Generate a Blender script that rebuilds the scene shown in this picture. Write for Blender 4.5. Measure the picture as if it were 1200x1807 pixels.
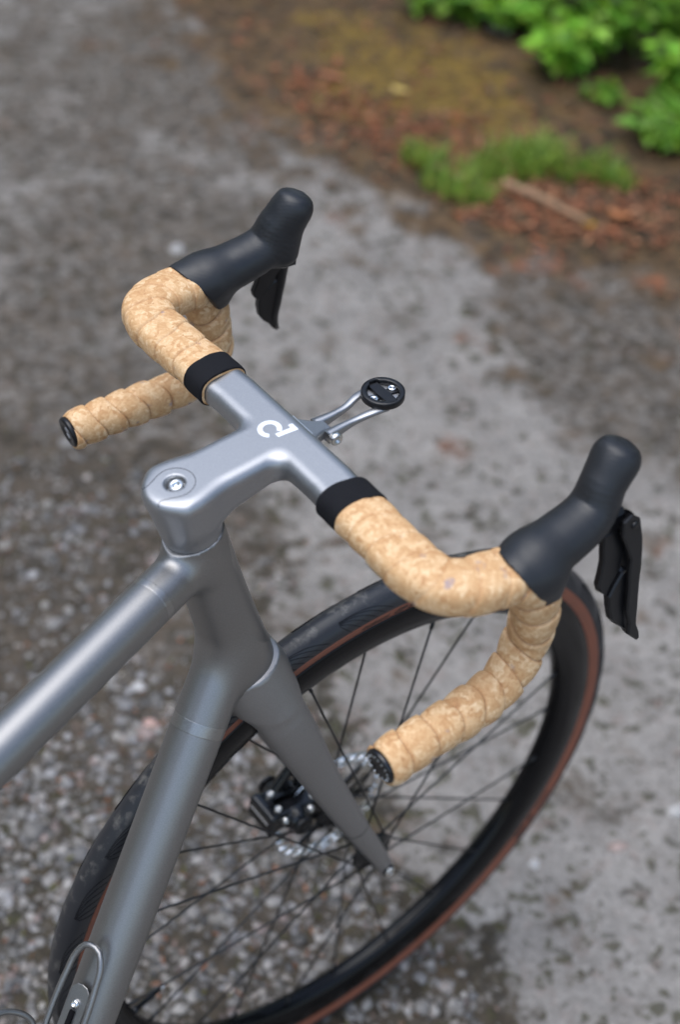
import bpy, math, random
import numpy as np
from mathutils import Matrix, Vector

random.seed(7)
RNG = np.random.default_rng(11)
scene = bpy.context.scene
for o in list(bpy.data.objects):
    bpy.data.objects.remove(o, do_unlink=True)
COL = scene.collection

# ------------------------------------------------------------------ camera
CAM = np.array([-0.66598, -0.68456, 1.59260])
FWD = np.array([0.49780854, 0.56474805, -0.65821448])
RGT = np.array([0.79461344, -0.60110496, 0.08521919])
UPV = np.array([0.34752862, 0.56544891, 0.74799157])
cam_d = bpy.data.cameras.new('camera')
cam = bpy.data.objects.new('camera', cam_d)
COL.objects.link(cam)
M = Matrix.Identity(4)
for i in range(3):
    M[i][0] = RGT[i]; M[i][1] = UPV[i]; M[i][2] = -FWD[i]; M[i][3] = CAM[i]
cam.matrix_world = M
cam_d.sensor_fit = 'VERTICAL'
cam_d.sensor_height = 23.6
cam_d.lens = 2704.1 / 1807.0 * 23.6
cam_d.clip_start = 0.02
cam_d.clip_end = 500
cam_d.dof.use_dof = True
cam_d.dof.focus_distance = 1.19
cam_d.dof.aperture_fstop = 2.1
cam_d.dof.aperture_blades = 9
scene.camera = cam

# ------------------------------------------------------------------ sky, sun, exposure
SUN_EL, SUN_AZ = 78.0, 160.0        # azimuth measured from +x towards +y
world = bpy.data.worlds.new('World')
scene.world = world
world.use_nodes = True
wn, wl = world.node_tree.nodes, world.node_tree.links
bg = wn['Background']
sky = wn.new('ShaderNodeTexSky')
sky.sky_type = 'NISHITA'
sky.sun_disc = False
sky.sun_elevation = math.radians(SUN_EL)
sky.sun_rotation = math.radians(90 - SUN_AZ)
sky.dust_density = 2.0
sky.air_density = 1.2
hs = wn.new('ShaderNodeHueSaturation')
hs.inputs['Saturation'].default_value = 0.92     # overcast: a grey veil over the blue
wl.new(sky.outputs[0], hs.inputs['Color'])
wl.new(hs.outputs[0], bg.inputs['Color'])
bg.inputs['Strength'].default_value = 0.15
sun_d = bpy.data.lights.new('sun', 'SUN')
sun_d.energy = 1.5
sun_d.angle = math.radians(60)
sun_d.color = (0.95, 0.98, 1.0)
sun = bpy.data.objects.new('sun', sun_d)
COL.objects.link(sun)
se, sa = math.radians(SUN_EL), math.radians(SUN_AZ)
sdir = Vector((math.cos(se) * math.cos(sa), math.cos(se) * math.sin(sa), math.sin(se)))
sun.rotation_euler = sdir.to_track_quat('Z', 'Y').to_euler()
scene.view_settings.view_transform = 'Standard'
scene.view_settings.look = 'None'
scene.view_settings.gamma = 1.0
scene.view_settings.use_curve_mapping = False
scene.view_settings.exposure = 0.72
scene.render.engine = 'CYCLES'
scene.cycles.max_bounces = 5
scene.cycles.diffuse_bounces = 2
scene.cycles.glossy_bounces = 3
scene.cycles.transmission_bounces = 2
scene.cycles.transparent_max_bounces = 2

# ------------------------------------------------------------------ bicycle geometry constants (metres)
HA = math.radians(73.0)
U = np.array([-math.cos(HA), 0, math.sin(HA)])      # steering axis, upwards
N = np.array([math.sin(HA), 0, math.cos(HA)])       # forward, square to the axis
Y = np.array([0, 1.0, 0])
RO = 0.341
A = np.array([0, 0, RO])                             # front axle
P0 = A - 0.047 * N
S_LO, S_HI = 0.3662, 0.5394                          # head tube ends along the axis
S_BOLT = S_HI + 0.0542
EL = 0.1264
FS = np.array([math.cos(EL), 0, math.sin(EL)])
WS = np.array([-math.sin(EL), 0, math.cos(EL)])
T = np.array([-0.13119, 0, 0.90598])                 # top of the bar on the centre line
DEL = math.radians(19.0)


def rodr(v):
    t = np.linalg.norm(v); k = v / t
    K = np.array([[0, -k[2], k[1]], [k[2], 0, -k[0]], [-k[1], k[0], 0]])
    return np.eye(3) + math.sin(t) * K + (1 - math.cos(t)) * K @ K


E_R = rodr(U * DEL) @ (-N)                           # rearward in the frame plane
NF = np.cross(U, E_R)                                # frame plane normal (to the right side)

# ------------------------------------------------------------------ mesh helpers


def new_obj(name, verts, faces, mat, parent=None, smooth=True, normals=None):
    me = bpy.data.meshes.new(name)
    me.from_pydata([tuple(map(float, v)) for v in verts], [], [tuple(map(int, f)) for f in faces])
    me.update()
    if smooth:
        me.polygons.foreach_set('use_smooth', [True] * len(me.polygons))
    if normals is not None:
        me.normals_split_custom_set_from_vertices([tuple(map(float, v)) for v in normals])
    if mat is not None:
        me.materials.append(mat)
    o = bpy.data.objects.new(name, me)
    COL.objects.link(o)
    if parent is not None:
        o.parent = parent
    return o


def empty(name, parent=None, loc=(0, 0, 0)):
    o = bpy.data.objects.new(name, None)
    o.empty_display_size = 0.05
    COL.objects.link(o)
    if parent is not None:
        o.parent = parent
    else:
        o.location = loc
    return o


def join(*parts):
    vs, fs = [], []
    n = 0
    for v, f in parts:
        v = np.asarray(v, float)
        vs.append(v)
        fs += [tuple(i + n for i in q) for q in f]
        n += len(v)
    return np.concatenate(vs), fs


def catmull(pts, n):
    """centripetal-ish resample of a polyline into n points, smooth"""
    P = np.asarray(pts, float)
    k = len(P)
    d = np.concatenate([[0], np.cumsum(np.linalg.norm(np.diff(P[:, :3], axis=0), axis=1))])
    # natural tangents
    m = np.zeros_like(P)
    for i in range(k):
        if i == 0: m[i] = (P[1] - P[0]) / (d[1] - d[0])
        elif i == k - 1: m[i] = (P[-1] - P[-2]) / (d[-1] - d[-2])
        else:
            a, b = d[i] - d[i - 1], d[i + 1] - d[i]
            m[i] = ((P[i] - P[i - 1]) / a * b + (P[i + 1] - P[i]) / b * a) / (a + b)
    t = np.linspace(0, d[-1], n)
    out = []
    for x in t:
        i = min(np.searchsorted(d, x, side='right') - 1, k - 2)
        h = d[i + 1] - d[i]; s = (x - d[i]) / h
        h00 = 2 * s**3 - 3 * s**2 + 1; h10 = s**3 - 2 * s**2 + s; h01 = -2 * s**3 + 3 * s**2; h11 = s**3 - s**2
        out.append(h00 * P[i] + h10 * h * m[i] + h01 * P[i + 1] + h11 * h * m[i + 1])
    return np.array(out)


def frames(path, up):
    """tangent, side, normal along path; normal starts close to up (parallel transport)"""
    t = np.gradient(path, axis=0)
    t /= np.linalg.norm(t, axis=1)[:, None]
    nrm = np.zeros_like(t)
    u = np.asarray(up, float)
    u = u - t[0] * (u @ t[0]); u /= np.linalg.norm(u)
    for i in range(len(t)):
        u = u - t[i] * (u @ t[i]); u /= np.linalg.norm(u)
        nrm[i] = u
    return t, np.cross(t, nrm), nrm


def tube(path, r, seg=12, up=(0, 0, 1), cap=True):
    path = np.asarray(path, float)
    r = np.broadcast_to(np.asarray(r, float), (len(path),))
    t, s, n = frames(path, up)
    a = np.linspace(0, 2 * math.pi, seg, endpoint=False)
    V = path[:, None] + r[:, None, None] * (np.cos(a)[None, :, None] * n[:, None] + np.sin(a)[None, :, None] * s[:, None])
    V = V.reshape(-1, 3)
    F = []
    for i in range(len(path) - 1):
        for j in range(seg):
            k = (j + 1) % seg
            F.append((i * seg + j, i * seg + k, (i + 1) * seg + k, (i + 1) * seg + j))
    if cap:
        m = len(V)
        V = np.concatenate([V, path[:1], path[-1:]])
        for j in range(seg):
            k = (j + 1) % seg
            F.append((m, k, j))
            b = (len(path) - 1) * seg
            F.append((m + 1, b + j, b + k))
    return V, F


def lathe(prof, axis_o, axis_d, e1, seg=48, closed=True, arc=None):
    """prof: list of (radius, height along axis). closed: profile loops"""
    axis_o = np.asarray(axis_o, float); axis_d = np.asarray(axis_d, float); e1 = np.asarray(e1, float)
    e2 = np.cross(axis_d, e1)
    V, F = [], []
    k = len(prof)
    a = np.linspace(0, 2 * math.pi, seg, endpoint=False)
    for t in a:
        d = math.cos(t) * e1 + math.sin(t) * e2
        for (r, h) in prof:
            V.append(axis_o + r * d + h * axis_d)
    for i in range(seg):
        j = (i + 1) % seg
        for q in range(k if closed else k - 1):
            p = (q + 1) % k
            F.append((i * k + q, i * k + p, j * k + p, j * k + q))
    return np.array(V), F


def prism(poly, o, ax, ay, az, h0, h1, bev=0.0):
    """extrude polygon (2d) along az between h0 and h1, with a small bevelled rim"""
    poly = np.asarray(poly, float)
    # make counter-clockwise
    area = 0.5 * np.sum(poly[:, 0] * np.roll(poly[:, 1], -1) - np.roll(poly[:, 0], -1) * poly[:, 1])
    if area < 0:
        poly = poly[::-1]
    n = len(poly)
    nx = np.roll(poly, -1, 0) - poly
    nx /= np.linalg.norm(nx, axis=1)[:, None] + 1e-12
    no = np.stack([nx[:, 1], -nx[:, 0]], 1)
    vn = no + np.roll(no, 1, 0)
    vn /= np.linalg.norm(vn, axis=1)[:, None] + 1e-12
    ins = poly - vn * bev
    rings = [(ins, h0), (poly, h0 + bev), (poly, h1 - bev), (ins, h1)] if bev > 0 else [(poly, h0), (poly, h1)]
    V = []
    for p, h in rings:
        for q in p:
            V.append(o + q[0] * ax + q[1] * ay + h * az)
    F = []
    for i in range(len(rings) - 1):
        for j in range(n):
            k = (j + 1) % n
            F.append((i * n + j, i * n + k, (i + 1) * n + k, (i + 1) * n + j))
    F.append(tuple(reversed(range(n))))
    F.append(tuple((len(rings) - 1) * n + j for j in range(n)))
    return np.array(V), F


def rbox(o, ax, ay, az, hx, hy, hz, bev):
    poly = [(-hx, -hy + bev), (-hx, hy - bev), (-hx + bev, hy), (hx - bev, hy), (hx, hy - bev), (hx, -hy + bev), (hx - bev, -hy), (-hx + bev, -hy)]
    return prism(poly, np.asarray(o, float), ax, ay, az, -hz, hz, bev * 0.8)


# ------------------------------------------------------------------ implicit surfaces
def smin(a, b, k):
    h = np.clip(.5 + .5 * (b - a) / k, 0, 1)
    return b * (1 - h) + a * h - k * h * (1 - h)


def smax(a, b, k):
    return -smin(-a, -b, k)


def rcone(P, a, b, ra, rb):
    a = np.asarray(a, float); b = np.asarray(b, float)
    ba = b - a
    h = np.clip(((P - a) @ ba) / (ba @ ba), 0, 1)
    return np.linalg.norm(P - a - h[..., None] * ba, axis=-1) - (ra + (rb - ra) * h)


def cone_inf(P, a, b, ra, rb):
    """infinite (linear radius) cone about the axis a-b, capped flat"""
    a = np.asarray(a, float); b = np.asarray(b, float)
    ba = b - a; L = np.linalg.norm(ba); ba = ba / L
    z = (P - a) @ ba
    rad = np.linalg.norm(P - a - z[..., None] * ba, axis=-1)
    return rad - (ra + (rb - ra) * np.clip(z / L, -.5, 1.5)), z, L


def sdf_mesh(fn, lo, hi, h):
    lo = np.asarray(lo, float); hi = np.asarray(hi, float)
    n = np.ceil((hi - lo) / h).astype(int) + 1
    ax = [lo[i] + h * np.arange(n[i]) for i in range(3)]
    G = np.stack(np.meshgrid(*ax, indexing='ij'), -1)
    V = fn(G.reshape(-1, 3)).reshape(n)
    ins = V < 0
    c = np.zeros(tuple(n - 1), int)
    for dx in (0, 1):
        for dy in (0, 1):
            for dz in (0, 1):
                c += ins[dx:n[0] - 1 + dx, dy:n[1] - 1 + dy, dz:n[2] - 1 + dz]
    act = (c > 0) & (c < 8)
    idx = -np.ones(act.shape, int)
    cells = np.argwhere(act)
    idx[act] = np.arange(len(cells))
    acc = np.zeros((len(cells), 3)); cnt = np.zeros(len(cells))
    corners = [(x, y, z) for x in (0, 1) for y in (0, 1) for z in (0, 1)]
    for a in corners:
        for d in range(3):
            if a[d]: continue
            b = list(a); b[d] = 1
            va = V[cells[:, 0] + a[0], cells[:, 1] + a[1], cells[:, 2] + a[2]]
            vb = V[cells[:, 0] + b[0], cells[:, 1] + b[1], cells[:, 2] + b[2]]
            cr = (va < 0) != (vb < 0)
            tt = np.where(cr, va / np.where(cr, va - vb, 1), 0)
            p = np.array(a, float)[None] + np.zeros((len(cells), 3)); p[:, d] += tt
            acc += np.where(cr[:, None], p, 0); cnt += cr
    P = lo + h * (cells + acc / cnt[:, None])
    P, Nn = project(fn, P, h, 4)
    F = []
    for d in range(3):
        e1, e2 = [(1, 2), (2, 0), (0, 1)][d]
        s0 = [slice(None)] * 3; s1 = [slice(None)] * 3
        s0[d] = slice(0, -1); s1[d] = slice(1, None)
        ch = ins[tuple(s0)] != ins[tuple(s1)]
        e = np.argwhere(ch)
        ok = (e[:, e1] > 0) & (e[:, e2] > 0) & (e[:, e1] < n[e1] - 1) & (e[:, e2] < n[e2] - 1)
        e = e[ok]
        flip = ins[e[:, 0], e[:, 1], e[:, 2]]
        q = []
        for (o1, o2) in ((1, 1), (0, 1), (0, 0), (1, 0)):
            g = e.copy(); g[:, e1] -= o1; g[:, e2] -= o2
            q.append(idx[g[:, 0], g[:, 1], g[:, 2]])
        q = np.stack(q, 1)
        q = np.where(flip[:, None], q, q[:, ::-1])
        F.append(q)
    return P, np.concatenate(F), Nn


def project(fn, P, h, it=4):
    eps = h * .2
    for _ in range(it):
        d = fn(P)
        g = np.stack([(fn(P + eps * np.eye(3)[i]) - fn(P - eps * np.eye(3)[i])) / (2 * eps) for i in range(3)], -1)
        g2 = (g * g).sum(-1) + 1e-9
        st = -(d / g2)[:, None] * g
        ln = np.linalg.norm(st, axis=1)
        st *= np.minimum(1, h * .5 / np.maximum(ln, 1e-12))[:, None]
        P = P + st
    g = np.stack([(fn(P + eps * np.eye(3)[i]) - fn(P - eps * np.eye(3)[i])) for i in range(3)], -1)
    return P, g / (np.linalg.norm(g, axis=1)[:, None] + 1e-12)


def sdf_obj(name, fn, lo, hi, h, mat, parent, org, ax, ay, az):
    P, F, Nn = sdf_mesh(fn, lo, hi, h)
    B = np.stack([ax, ay, az], 0)
    return new_obj(name, org + P @ B, F, mat, parent, True, Nn @ B)


# ------------------------------------------------------------------ materials
def mat_new(name):
    m = bpy.data.materials.new(name)
    m.use_nodes = True
    nt = m.node_tree
    return m, nt.nodes, nt.links, nt.nodes['Principled BSDF']


def pmat(name, col, rough, metal=0.0, noise=None, bump=None, spec=None, coat=0.0, coat_rough=.1):
    """noise = (scale, amount) varies colour and roughness; bump = (scale, strength, distance)"""
    m, n, l, b = mat_new(name)
    b.inputs['Base Color'].default_value = (*col, 1)
    b.inputs['Roughness'].default_value = rough
    b.inputs['Metallic'].default_value = metal
    if spec is not None: b.inputs['Specular IOR Level'].default_value = spec
    if coat: b.inputs['Coat Weight'].default_value = coat; b.inputs['Coat Roughness'].default_value = coat_rough
    tc = n.new('ShaderNodeTexCoord')
    if noise:
        tx = n.new('ShaderNodeTexNoise'); tx.inputs['Scale'].default_value = noise[0]; tx.inputs['Detail'].default_value = 2
        l.new(tc.outputs['Object'], tx.inputs['Vector'])
        mr = n.new('ShaderNodeMapRange')
        mr.inputs['From Min'].default_value = .3; mr.inputs['From Max'].default_value = .7
        mr.inputs['To Min'].default_value = 1 - noise[1]; mr.inputs['To Max'].default_value = 1 + noise[1]
        l.new(tx.outputs['Fac'], mr.inputs['Value'])
        mx = n.new('ShaderNodeVectorMath'); mx.operation = 'SCALE'
        mx.inputs[0].default_value = col
        l.new(mr.outputs[0], mx.inputs['Scale'])
        l.new(mx.outputs[0], b.inputs['Base Color'])
        mm = n.new('ShaderNodeMath'); mm.operation = 'MULTIPLY'; mm.inputs[1].default_value = rough
        l.new(mr.outputs[0], mm.inputs[0]); l.new(mm.outputs[0], b.inputs['Roughness'])
    if bump and bump[0] < 1400:
        t2 = n.new('ShaderNodeTexNoise'); t2.inputs['Scale'].default_value = bump[0]; t2.inputs['Detail'].default_value = 3
        l.new(tc.outputs['Object'], t2.inputs['Vector'])
        bp = n.new('ShaderNodeBump'); bp.inputs['Strength'].default_value = bump[1]; bp.inputs['Distance'].default_value = bump[2]
        l.new(t2.outputs['Fac'], bp.inputs['Height']); l.new(bp.outputs[0], b.inputs['Normal'])
    return m


M_TI = pmat('blasted_titanium', (.295, .289, .284), .42, 1.0, (1100, .09), (2500, .12, .0004))
M_TIW = pmat('brushed_titanium', (.35, .343, .337), .36, 1.0, (900, .09), (900, .12, .0003))
M_BAR = pmat('matte_grey_metallic', (.375, .38, .392), .46, 1.0, (1100, .07), (2500, .12, .0004))
M_FORK = pmat('matte_grey_fork_paint', (.31, .302, .298), .47, .95, (1100, .08), (2500, .12, .0004))
M_RUB = pmat('black_rubber', (.013, .014, .017), .44, 0, (120, .10), (1500, .15, .0004), .5)
M_PLA = pmat('black_plastic', (.006, .006, .007), .36, 0, (150, .12), (1800, .12, .0003), .4)
M_GLOSS = pmat('gloss_black', (.006, .006, .007), .22, 0, (80, .15), None, .5)
M_RIM = pmat('black_carbon_rim', (.003, .003, .0035), .13, 0, (40, .15), None, .22)
M_SPOKE = pmat('black_spoke', (.012, .013, .015), .35, .3)
M_STEEL = pmat('polished_steel', (.75, .75, .74), .16, 1.0, (200, .1))
M_CHROME = pmat('chrome', (.92, .92, .92), .07, 1.0)
M_ROTOR = pmat('rotor_steel', (.92, .92, .92), .16, 1.0, (150, .15))
M_BOLT = pmat('bolt_steel', (.70, .69, .66), .28, 1.0)
M_WHITE = pmat('white_print', (.80, .82, .86), .45, 0)
M_DARK = pmat('dark_gap', (.006, .006, .007), .9, 0, spec=.1)
M_PRINT = pmat('black_print', (.012, .010, .010), .6, 0)
M_LEATHER = pmat('black_saddle', (.014, .014, .015), .5, 0, (90, .1), (800, .2, .0005))


def cork_material():
    m, n, l, b = mat_new('cork_bar_tape')
    tc = n.new('ShaderNodeTexCoord')
    w = n.new('ShaderNodeTexNoise'); w.inputs['Scale'].default_value = 90; w.inputs['Detail'].default_value = 3
    l.new(tc.outputs['Object'], w.inputs['Vector'])
    wm = n.new('ShaderNodeVectorMath'); wm.operation = 'MULTIPLY_ADD'
    wm.inputs[1].default_value = (.022, .022, .022)
    l.new(w.outputs['Color'], wm.inputs[0]); l.new(tc.outputs['Object'], wm.inputs[2])
    v = n.new('ShaderNodeTexVoronoi'); v.inputs['Scale'].default_value = 190
    l.new(wm.outputs[0], v.inputs['Vector'])
    n2 = n.new('ShaderNodeTexNoise'); n2.inputs['Scale'].default_value = 210; n2.inputs['Detail'].default_value = 5; n2.inputs['Distortion'].default_value = 1.6
    l.new(tc.outputs['Object'], n2.inputs['Vector'])
    sep = n.new('ShaderNodeSeparateColor')
    l.new(v.outputs['Color'], sep.inputs[0])
    mx = n.new('ShaderNodeMath'); mx.operation = 'MULTIPLY_ADD'; mx.inputs[1].default_value = .34
    l.new(sep.outputs[0], mx.inputs[0])
    m2 = n.new('ShaderNodeMath'); m2.operation = 'MULTIPLY'; m2.inputs[1].default_value = .66
    l.new(n2.outputs['Fac'], m2.inputs[0]); l.new(m2.outputs[0], mx.inputs[2])
    r = n.new('ShaderNodeValToRGB')
    cr = r.color_ramp
    cr.elements[0].position = .20; cr.elements[0].color = (.42, .215, .095, 1)
    cr.elements[1].position = .74; cr.elements[1].color = (.74, .53, .315, 1)
    for p, c in ((.33, (.52, .29, .13, 1)), (.43, (.56, .33, .155, 1)), (.57, (.635, .405, .21, 1))):
        e = cr.elements.new(p); e.color = c
    l.new(mx.outputs[0], r.inputs[0])
    # rare grey-violet flecks
    n3 = n.new('ShaderNodeTexNoise'); n3.inputs['Scale'].default_value = 75; n3.inputs['Detail'].default_value = 4
    l.new(tc.outputs['Object'], n3.inputs['Vector'])
    mr = n.new('ShaderNodeMapRange'); mr.inputs['From Min'].default_value = .66; mr.inputs['From Max'].default_value = .74
    l.new(n3.outputs['Fac'], mr.inputs['Value'])
    mix = n.new('ShaderNodeMix'); mix.data_type = 'RGBA'
    l.new(mr.outputs[0], mix.inputs[0]); l.new(r.outputs[0], mix.inputs[6]); mix.inputs[7].default_value = (.34, .25, .24, 1)
    sa = n.new('ShaderNodeAttribute'); sa.attribute_name = 'seam'
    mix2 = n.new('ShaderNodeMix'); mix2.data_type = 'RGBA'
    l.new(sa.outputs['Fac'], mix2.inputs[0]); l.new(mix.outputs[2], mix2.inputs[6]); mix2.inputs[7].default_value = (.27, .115, .050, 1)
    l.new(mix2.outputs[2], b.inputs['Base Color'])
    b.inputs['Roughness'].default_value = .62
    b.inputs['Specular IOR Level'].default_value = .35
    bp = n.new('ShaderNodeBump'); bp.inputs['Strength'].default_value = .25; bp.inputs['Distance'].default_value = .0006
    l.new(n2.outputs['Fac'], bp.inputs['Height']); l.new(bp.outputs[0], b.inputs['Normal'])
    return m


def band_material():
    m, n, l, b = mat_new('woven_black_band')
    tc = n.new('ShaderNodeTexCoord')
    wv = n.new('ShaderNodeTexWave'); wv.wave_type = 'BANDS'; wv.bands_direction = 'Y'
    wv.inputs['Scale'].default_value = 420; wv.inputs['Distortion'].default_value = .6
    l.new(tc.outputs['Object'], wv.inputs['Vector'])
    r = n.new('ShaderNodeValToRGB')
    r.color_ramp.elements[0].color = (.003, .003, .004, 1); r.color_ramp.elements[1].color = (.014, .014, .017, 1)
    l.new(wv.outputs['Fac'], r.inputs[0]); l.new(r.outputs[0], b.inputs['Base Color'])
    b.inputs['Roughness'].default_value = .85
    b.inputs['Specular IOR Level'].default_value = .2
    bp = n.new('ShaderNodeBump'); bp.inputs['Strength'].default_value = .4; bp.inputs['Distance'].default_value = .0004
    l.new(wv.outputs['Fac'], bp.inputs['Height']); l.new(bp.outputs[0], b.inputs['Normal'])
    return m


def tyre_material():
    m, n, l, b = mat_new('dusty_black_tyre')
    tc = n.new('ShaderNodeTexCoord')
    at = n.new('ShaderNodeAttribute'); at.attribute_name = 'crown'
    nz = n.new('ShaderNodeTexNoise'); nz.inputs['Scale'].default_value = 70; nz.inputs['Detail'].default_value = 8; nz.inputs['Roughness'].default_value = .7
    l.new(tc.outputs['Object'], nz.inputs['Vector'])
    mr = n.new('ShaderNodeMapRange'); mr.inputs['From Min'].default_value = .52; mr.inputs['From Max'].default_value = .72
    l.new(nz.outputs['Fac'], mr.inputs['Value'])
    mu = n.new('ShaderNodeMath'); mu.operation = 'MULTIPLY'
    l.new(mr.outputs[0], mu.inputs[0]); l.new(at.outputs['Fac'], mu.inputs[1])
    mix = n.new('ShaderNodeMix'); mix.data_type = 'RGBA'
    mix.inputs[6].default_value = (.018, .019, .023, 1); mix.inputs[7].default_value = (.16, .15, .135, 1)
    l.new(mu.outputs[0], mix.inputs[0]); l.new(mix.outputs[2], b.inputs['Base Color'])
    b.inputs['Roughness'].default_value = .42
    bp = n.new('ShaderNodeBump'); bp.inputs['Strength'].default_value = .2; bp.inputs['Distance'].default_value = .0006
    l.new(nz.outputs['Fac'], bp.inputs['Height']); l.new(bp.outputs[0], b.inputs['Normal'])
    return m


def rubber_material():
    m, n, l, b = mat_new('hood_rubber')
    tc = n.new('ShaderNodeTexCoord')
    nz = n.new('ShaderNodeTexNoise'); nz.inputs['Scale'].default_value = 45; nz.inputs['Detail'].default_value = 7; nz.inputs['Roughness'].default_value = .65
    l.new(tc.outputs['Object'], nz.inputs['Vector'])
    r = n.new('ShaderNodeMapRange'); r.inputs['From Min'].default_value = .35; r.inputs['From Max'].default_value = .7
    r.inputs['To Min'].default_value = .38; r.inputs['To Max'].default_value = .58
    l.new(nz.outputs['Fac'], r.inputs['Value']); l.new(r.outputs[0], b.inputs['Roughness'])
    mx = n.new('ShaderNodeMix'); mx.data_type = 'RGBA'
    l.new(nz.outputs['Fac'], mx.inputs[0]); mx.inputs[6].default_value = (.007, .008, .010, 1); mx.inputs[7].default_value = (.016, .017, .020, 1)
    l.new(mx.outputs[2], b.inputs['Base Color'])
    wv = n.new('ShaderNodeTexWave'); wv.wave_type = 'BANDS'; wv.bands_direction = 'DIAGONAL'
    wv.inputs['Scale'].default_value = 130; wv.inputs['Distortion'].default_value = 3.5; wv.inputs['Detail'].default_value = 1; wv.inputs['Detail Scale'].default_value = .3
    l.new(tc.outputs['Object'], wv.inputs['Vector'])
    bp = n.new('ShaderNodeBump'); bp.inputs['Strength'].default_value = .05; bp.inputs['Distance'].default_value = .0006
    l.new(wv.outputs['Fac'], bp.inputs['Height']); l.new(bp.outputs[0], b.inputs['Normal'])
    return m


M_RUB = rubber_material()
M_CORK, M_BAND, M_TYRE = cork_material(), band_material(), tyre_material()
M_SIDE = pmat('brown_tyre_sidewall', (.22, .072, .040), .55, 0, (60, .10), (500, .2, .0005))

# ================================================================== GROUND


def at_ground(px, py):
    """ground point under a pixel of the 1200x1807 photograph (used to survey where things stand)"""
    d = RGT * (px - 600) / 2704.1 - UPV * (py - 903.5) / 2704.1 + FWD
    t = -CAM[2] / d[2]
    p = CAM + t * d
    return p[0], p[1]


def blob_field(X, Yc, blobs):
    f = np.zeros_like(X)
    for (px, py, r, w) in blobs:
        gx, gy = at_ground(px, py)
        f += w * np.exp(-((X - gx)**2 + (Yc - gy)**2) / (2 * r * r))
    return f


# loose aggregate: where the binder has worn off between the stones
GRAVEL = [(40, 1450, .10, .7), (160, 1650, .10, .8), (300, 1700, .10, .9), (450, 1640, .10, .9), (560, 1720, .09, .8), (380, 1480, .10, .8),
          (60, 1250, .12, .6), (220, 1330, .10, .8), (40, 1000, .14, .5), (160, 880, .15, .5), (430, 1010, .08, .35), (500, 1300, .09, .5),
          (720, 1760, .055, .8), (820, 1790, .04, .6), (620, 1600, .07, .6), (0, 1780, .12, .8)]
# leaf litter and moss off the edge of the hard standing
LITTER = [(540, 10, .16, .4), (600, 110, .14, .45), (720, 150, .20, .9), (850, 180, .26, 1.), (680, 30, .2, .7), (820, 60, .28, 1.), (980, 200, .25, 1.), (1100, 310, .17, 1.),
          (1190, 400, .13, 1.), (1000, 330, .2, 1.), (850, 315, .12, .9), (760, 275, .07, .6), (960, 375, .06, .5), (1180, 60, .5, 1.), (900, -80, .5, 1.), (620, -120, .4, .8), (1420, 200, .35, 1.), (1100, -300, 1.0, 1.), (1700, 0, 1.0, 1.), (2000, 350, .5, 1.)]
MOSS = [(690, 110, .15, .75), (790, 160, .15, .8), (560, 60, .10, .4), (860, 230, .10, .6), (640, 190, .10, .6)]
DAMP_SHADE = [(150, 480, .16, .75), (60, 700, .2, .7), (150, 880, .16, .7), (290, 400, .12, .75), (250, 740, .1, .5), (100, 1150, .12, .6), (380, 1120, .08, .5), (480, 200, .22, .8), (40, 260, .2, .5), (60, 60, .35, .5), (330, 60, .2, .4), (640, 320, .07, .6), (700, 400, .05, .4), (40, 1100, .15, .5), (250, 1250, .12, .5), (1070, 510, .12, 1.2), (1150, 590, .15, 1.2), (1180, 710, .13, 1.1), (970, 480, .07, .7), (1100, 660, .08, .8), (430, 930, .08, .5), (900, 1770, .04, .35), (740, 1700, .06, .4), (540, 1680, .1, .4), (340, 1560, .1, .4), (700, 540, .04, .35), (640, 555, .03, .3), (1040, 560, .1, .5), (420, 400, .08, .4), (1010, 1400, .03, .6), (1100, 1430, .03, .6)]  # dirty brown stains; left and top-left blobs also paint in vignetting and tree shade


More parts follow.
